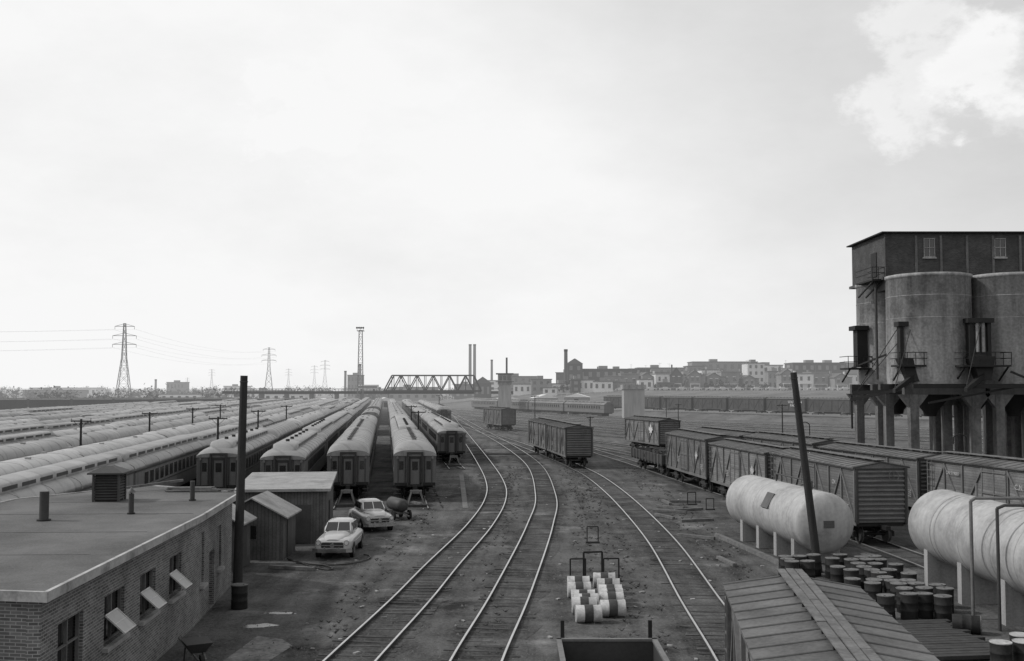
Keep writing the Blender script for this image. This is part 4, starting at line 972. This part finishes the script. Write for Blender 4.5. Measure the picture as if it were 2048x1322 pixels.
for a,b in zip(zs,zs[1:]):
    A_,B_=w(a),w(b); ca=[(-A_,-A_),(A_,-A_),(A_,A_),(-A_,A_)]; cb=[(-B_,-B_),(B_,-B_),(B_,B_),(-B_,B_)]
    for i in range(4):
        j=(i+1)%4; mb.bar((*ca[i],a),(*cb[i],b),.15,LATT); mb.bar((*ca[i],a),(*cb[j],b),.09,LATT); mb.bar((*cb[i],b),(*cb[j],b),.09,LATT)
mb.build('lattice_mast',t)
mb=MB(); mb.bx(-1.3,1.3,-1.3,1.3,29.6,29.8,BRID)
for x in(-1.2,0,1.2): mb.bar((x,-1.2,29.8),(x,-1.2,31),.12,BRID)
mb.bar((-1.3,-1.2,30.9),(1.3,-1.2,30.9),.12,BRID); mb.build('platform',t)
for x in(-1.2,-.4,.4,1.2): mb=MB(); mb.cyl((x,-1.3,31),(x,-1.8,30.8),.25,BRID,.4); mb.build('lamp',t)

def stack(x,y,z0,h,r,label,mt=INDD):
    t=empty('chimney_stack',(x,y,z0)); tag(t,label,'chimney','distant chimney stacks')
    mb=MB(); mb.cyl((0,0,0),(0,0,h),r*1.15,mt,r,n=14); mb.build('shaft',t); mb=MB(); mb.cyl((0,0,h),(0,0,h+1),r*1.12,BRID,n=14); mb.build('rim',t)
S='tall smokestack rising above the distant factories'
stack(-33.9,850,4,38,1.15,S); stack(-30.3,850,4,38,1.15,S); stack(-16,830,5,24,.9,S); stack(-130,820,0,20,.9,S)
stack(24.6,480,6.5,18,.8,'dark chimney beside the gabled factory'); stack(-305,900,0,14,.9,S,INDM); stack(-110,760,0,24,1.0,S,INDM)

# ------------------------------------------------------------------ buildings
def block(x,y,w,d,h,m,label,rows=2,cols=5,z=None,name='factory_building',gable=0,rz=0):
    z=hz(x,y)-.5 if z is None else z
    t=empty(name,(x,y,z),rz); tag(t,label,'building')
    mb=MB(); mb.bx(-w/2,w/2,-d/2,d/2,0,h,m); mb.build('wall',t)
    mb=MB()
    if gable: mb.loft([[(-w/2-.3,yy,h+.01),(w/2+.3,yy,h+.01),(0,yy,h+gable)] for yy in(-d/2,d/2)],HROOF,False)
    else: mb.bx(-w/2-.3,w/2+.3,-d/2-.3,d/2+.3,h+.01,h+.4,HROOF); mb.bx(-w*.2,-w*.2+min(4,w*.3),-2,2,h+.41,h+1.8,INDM)
    mb.build('roof',t)
    for j in range(rows):
        for i in range(cols):
            mb=MB(); cx=-w/2+(i+.5)*w/cols; cz=1+(j+.5)*(h-1)/rows; mb.box((cx,-d/2-.03,cz),(w/cols*.4,.06,(h-1)/rows*.5),GLASS if m is not INDD else INDM); mb.build('window',t)
    return t
F1='dark brick factory building on the skyline'; F2='pale low commercial building behind the yard'
block(28.5,482,7,12,12.5,INDD,'narrow tall factory block with peaked roof',3,2,gable=2.5)
block(47,490,33,14,10.0,INDD,F1,2,9)
for x,y,w_,h_,m_,rr,cc in((22,455,11,4.5,INDL,1,4),(32,452,7,5.5,INDL,1,3),(13,470,9,6.5,INDM,2,3),(39,448,8,4.6,INDL,1,3),(48,450,9,3.8,INDM,1,4),(16.5,450,6,3.6,HOUSEL,1,2),(27,449,4,6.2,INDD,2,1),(57,452,6,5,INDL,1,2),(5,478,8,5,INDL,1,3),(66,451,7,3.6,HOUSEB,1,3)):
    block(x,y,w_,8,h_,m_,F2 if m_ in(INDL,HOUSEL) else 'low dark commercial building behind the yard',rr,cc,rz=U(-.15,.15))
block(112,560,34,16,15,INDM,'long multi storey block behind the houses',3,9); block(109,475,7.5,12,12.5,HOUSEL,'pale four storey building among houses',4,3)
block(150,520,26,16,13.5,INDD,'dark brick block on the skyline',3,7); block(172,560,30,14,14.5,INDM,'brick block on the skyline',3,7); block(76,540,24,12,11.5,INDM,F1,3,7); block(95,545,10,12,12.5,HOUSEM,F1,3,4)
block(132,545,14,12,13,INDL,F2,3,4)
for i in range(17):
    x=26+i*8.6+U(-2,2); m_=random.choice([INDM,INDM,HOUSEB,INDL,HOUSEM,HOUSEM]); block(x,U(505,535),U(6,13),9,U(7,11)*(1 if x<100 else 1.12),m_,'mid rise building in the dense skyline behind the houses',2,4,name='town_building',rz=U(-.15,.15))
block(-14,505,8,10,8,INDD,'dark gabled building at the end of the bridge',1,3,gable=3); block(4,560,22,10,8,INDM,F1,2,6); block(-2,620,30,10,7,INDL,F2,2,8); block(-28,640,14,10,9,INDD,F1,2,3)
block(-104,700,9,14,16,INDM,'pale square factory block beyond the bridge',3,4,z=0); block(-94,700,12,10,8,INDD,F1,2,4,z=0)
block(-380,900,56,20,7.5,INDL,'long pale low warehouse in the distance',1,12,z=0); block(-270,850,14,14,12,INDM,F1,2,5,z=0); block(-235,900,20,14,9,INDL,F1,2,5,z=0); block(-330,760,40,16,6,INDM,F1,1,8,z=0)
block(-150,650,30,12,6,INDL,F2,1,7,z=0); block(-190,600,26,12,4,INDL,F2,1,6,z=0); block(-120,560,22,10,4.5,INDL,F2,1,5,z=0); block(-60,640,30,12,8,INDM,F1,2,6,z=0)
def house_fn(wm,w,h,gb,twin,parapet=False):
    def fn():
        r=empty('terrace_house' if parapet else 'gabled_house'); mb=MB()
        if parapet: mb.bx(-w/2,w/2,-5,5,0,h+gb,wm)
        else: mb.ext([(-w/2,0),(w/2,0),(w/2,h),(0,h+gb),(-w/2,h)],-5,5,wm)
        if twin: mb.bx(w/2+.01,w/2+2.2,-4,5,0,h,wm)
        mb.build('wall',r)
        mb=MB(); k=gb/(w/2)
        if parapet: mb.bx(-w/2-.2,w/2+.2,-5.3,5.1,h+gb+.01,h+gb+.4,INDM)
        else:
            for s in(-1,1): mb.loft([[(0,y,h+gb+.05),(s*(w/2+.4),y,h-k*.4+.05),(s*(w/2+.4),y,h-k*.4+.3),(0,y,h+gb+.3)] for y in(-5.4,5.2)],HROOF,False)
        if twin: mb.bx(w/2+.02,w/2+2.4,-4.3,5,h+.01,h+.3,HROOF)
        f=mb.build('roof',r)
        mb=MB(); mb.bx(-w/2+.5,-w/2+1.3,1,1.9,h,h+gb+1.4,wm); mb.build('chimney',r)
        for x in(-w*.22,w*.22):
            for z in(1.9,4.9): mb=MB(); mb.box((x,-5.03,z),(1.0,.06,1.6),GLASS); mb.box((x,-5.05,z+.95),(1.3,.08,.25),INDL); mb.build('window',r)
        mb=MB(); mb.box((0,-5.6,2.9),(w*.8,1.2,.2),INDL); mb.box((w*.38,-6.1,1.4),(.2,.2,2.8),INDL); mb.box((-w*.38,-6.1,1.4),(.2,.2,2.8),INDL); mb.build('porch',r)
        return r
    return fn
hg='row of houses above the yard'
HS=[Proto(house_fn(HOUSEB,6.2,6.2,3,False),'dark brick gabled house in a terrace','house',hg),Proto(house_fn(HOUSEM,5.6,6.6,1.8,True),'brick gabled house with a side bay','house',hg),Proto(house_fn(HOUSEL,6.4,5.6,2.0,False),'pale rendered gabled house','house',hg),Proto(house_fn(HOUSEM,7.4,6.4,1.4,False,True),'flat topped brick terrace house','house',hg),Proto(house_fn(HOUSEL,7.0,5.4,1.2,False,True),'flat topped pale shop house','house',hg)]
x=44
while x<152:
    k=random.choice([0,1,2,3,3,4,0,1])
    if not 104<x<112.5: s_=U(.85,1.1); HS[k].put((x,462+U(-4,4),hz(x,460)-.3),U(-.2,.2),sc=(s_,1,U(.8,1.15)))
    x+=U(6.4,8.2)
def farcar():
    r=empty('parked_car'); mb=MB()
    pr=((-2.3,.3),(2.3,.3),(2.3,.85),(1.2,.95),(.8,1.5),(-.7,1.5),(-1.2,.98),(-2.3,.85))
    mb.loft([[(y,q,z) for y,z in pr] for q in(-.85,.85)],CARP,False); mb.build('body',r)
    for q in(-1.4,1.4): mb=MB(); mb.cyl((q,-.88,.33),(q,.88,.33),.33,TYRE); mb.build('wheel',r)
    return r
FC=Proto(farcar,'pale sedan parked on the street above the yard','car','distant cars parked on the street')
for i in range(16): x=46+i*6.3+U(-1,1); FC.put((x,445,hz(x,445)+.05),0)
mb=MB(); 
for i in range(60): mb.bar((18+i*2.4,437,hz(18+i*2.4,437)-.2),(18+i*2.4,437,hz(18+i*2.4,437)+1.2),.12,INDL)
mb.bar((18,437,hz(18,437)+1.1),(60,437,hz(60,437)+1.1),.12,INDL); mb.bar((60,437,hz(60,437)+1.1),(160,437,hz(160,437)+1.1),.12,INDL)
tag(mb.build('fence'),'long pale fence along the embankment top','fence')
AE=Proto(lambda:(lambda mb:(mb.bar((0,0,0),(0,0,5.5),.07,LATT),mb.bar((-1,0,5.2),(1,0,5.2),.06,LATT),mb.build('rooftop_aerial'))[2])(MB()),'thin television aerial on a rooftop','aerial','rooftop aerials')
for i in range(16): x=52+i*6.4+U(-2,2); AE.put((x,466,hz(x,460)+7.5),R(),sc=(1,1,U(.6,1.1)))
def trees(x0,x1,y0,y1,n,h,z0):
    mb=MB()
    for i in range(n):
        x=U(x0,x1);y=U(y0,y1); s=U(2.5,5.5); hh=h*U(.5,1.1)
        mb.cyl((x,y,z0),(x,y,z0+hh*.5),.3,WOODP,.15,n=5)
        for k in range(80):
            a=Vector((random.gauss(0,1),random.gauss(0,1),random.gauss(0,.9)))*s*.42+Vector((x,y,z0+hh*.6)); b=U(.5,1.1)
            d1=Vector((U(-1,1),U(-1,1),U(-1,1)))*b; d2=Vector((U(-1,1),U(-1,1),U(-1,1)))*b
            mb.add([a,a+d1,a+d1+d2,a+d2],[(0,1,2,3)],LEAF)
    return mb
for a in((-430,-150,640,760,80,7,0),(-700,-150,1000,1300,110,10,0),(-150,-20,620,760,30,8,0),(60,170,495,502,16,7,6.5),(-260,-120,480,520,24,5,0),(16,120,450,456,10,4,6)):
    o=trees(*a).build('tree_belt',kind='stuff',fix=False); tag(o,'distant dark belt of leafy trees on the skyline','trees')

# ------------------------------------------------------------------ light
EL=42
sd=Vector((-.85,.05,.0)).normalized()*math.cos(rad(EL)); sd.z=math.sin(rad(EL))
sun=bpy.data.lights.new('sun','SUN'); sun.energy=2.4; sun.angle=rad(4); sun.color=(1,.99,.98)
so=bpy.data.objects.new('sun',sun); COL.objects.link(so); so.rotation_euler=sd.to_track_quat('Z','Y').to_euler(); so.location=(-100,0,100)
w=bpy.data.worlds.new('World'); scene.world=w; w.use_nodes=True; nt=w.node_tree; nt.nodes.clear(); L=nt.links
sky=nd(nt,'ShaderNodeTexSky',sky_type='NISHITA'); sky.sun_disc=False; sky.sun_elevation=rad(EL); sky.sun_rotation=math.atan2(sd.x,sd.y)
bw=nd(nt,'ShaderNodeRGBToBW'); L.new(sky.outputs[0],bw.inputs[0])
tc=nd(nt,'ShaderNodeTexCoord'); sp=nd(nt,'ShaderNodeSeparateXYZ'); L.new(tc.outputs['Generated'],sp.inputs[0])
def wn(s,d,rg=.55,stretch=(1,1,2.2)):
    vm=nd(nt,'ShaderNodeVectorMath',operation='MULTIPLY'); L.new(tc.outputs['Generated'],vm.inputs[0]); vm.inputs[1].default_value=stretch
    n=nd(nt,'ShaderNodeTexNoise'); n.inputs['Scale'].default_value=s; n.inputs['Detail'].default_value=d; n.inputs['Roughness'].default_value=rg; L.new(vm.outputs[0],n.inputs['Vector']); return n.outputs[0]
g1=mth(nt,'ADD',sp.outputs[0],mth(nt,'MULTIPLY',sp.outputs[2],.9))
mr=nd(nt,'ShaderNodeMapRange',interpolation_type='SMOOTHSTEP'); L.new(g1,mr.inputs[0]); mr.inputs[1].default_value=.1; mr.inputs[2].default_value=.75; mr.inputs[3].default_value=.97; mr.inputs[4].default_value=.28
cl=mth(nt,'ADD',mr.outputs[0],mth(nt,'MULTIPLY',mth(nt,'SUBTRACT',wn(3.2,8,.6),.52),.8))
def cloud(px,py,pz,lo,hi,amt,sc):
    dt=nd(nt,'ShaderNodeVectorMath',operation='DOT_PRODUCT'); L.new(tc.outputs['Generated'],dt.inputs[0]); dt.inputs[1].default_value=Vector((px,py,pz)).normalized()
    bl=mth(nt,'ADD',dt.outputs['Value'],mth(nt,'MULTIPLY',mth(nt,'SUBTRACT',wn(sc,9,.62,(1,1,1.5)),.5),.011))
    m2=nd(nt,'ShaderNodeMapRange',interpolation_type='SMOOTHSTEP'); L.new(bl,m2.inputs[0]); m2.inputs[1].default_value=lo; m2.inputs[2].default_value=hi; m2.inputs[3].default_value=0; m2.inputs[4].default_value=amt
    return m2.outputs[0]
cl=mth(nt,'ADD',cl,cloud(.368,.889,.275,.9972,.9992,.4,16))
cl=mth(nt,'ADD',cl,cloud(.415,.876,.262,.9976,.9994,.26,16))
cl=mth(nt,'ADD',cl,cloud(-.19,.95,.25,.9985,.9997,.12,12),True)
mx=nd(nt,'ShaderNodeMix',data_type='FLOAT'); L.new(cl,mx.inputs[0]); L.new(mth(nt,'MINIMUM',mth(nt,'MAXIMUM',bw.outputs[0],5.4),5.8),mx.inputs[2]); mx.inputs[3].default_value=9.4
cb=nd(nt,'ShaderNodeCombineXYZ')
for i in range(3): L.new(mx.outputs[0],cb.inputs[i])
bg=nd(nt,'ShaderNodeBackground'); L.new(cb.outputs[0],bg.inputs[0]); bg.inputs[1].default_value=.1
wo=nd(nt,'ShaderNodeOutputWorld'); L.new(bg.outputs[0],wo.inputs[0])

# ------------------------------------------------------------------ camera
cam=bpy.data.cameras.new('camera'); cam.sensor_width=36; cam.lens=36*2100/2048; cam.clip_end=20000; cam.clip_start=.1
co=bpy.data.objects.new('camera',cam); COL.objects.link(co); co.location=(0,0,8.1); co.rotation_euler=(rad(90+3.1),0,0); scene.camera=co
scene.view_settings.view_transform='Standard'; scene.view_settings.look='None'; scene.view_settings.exposure=0
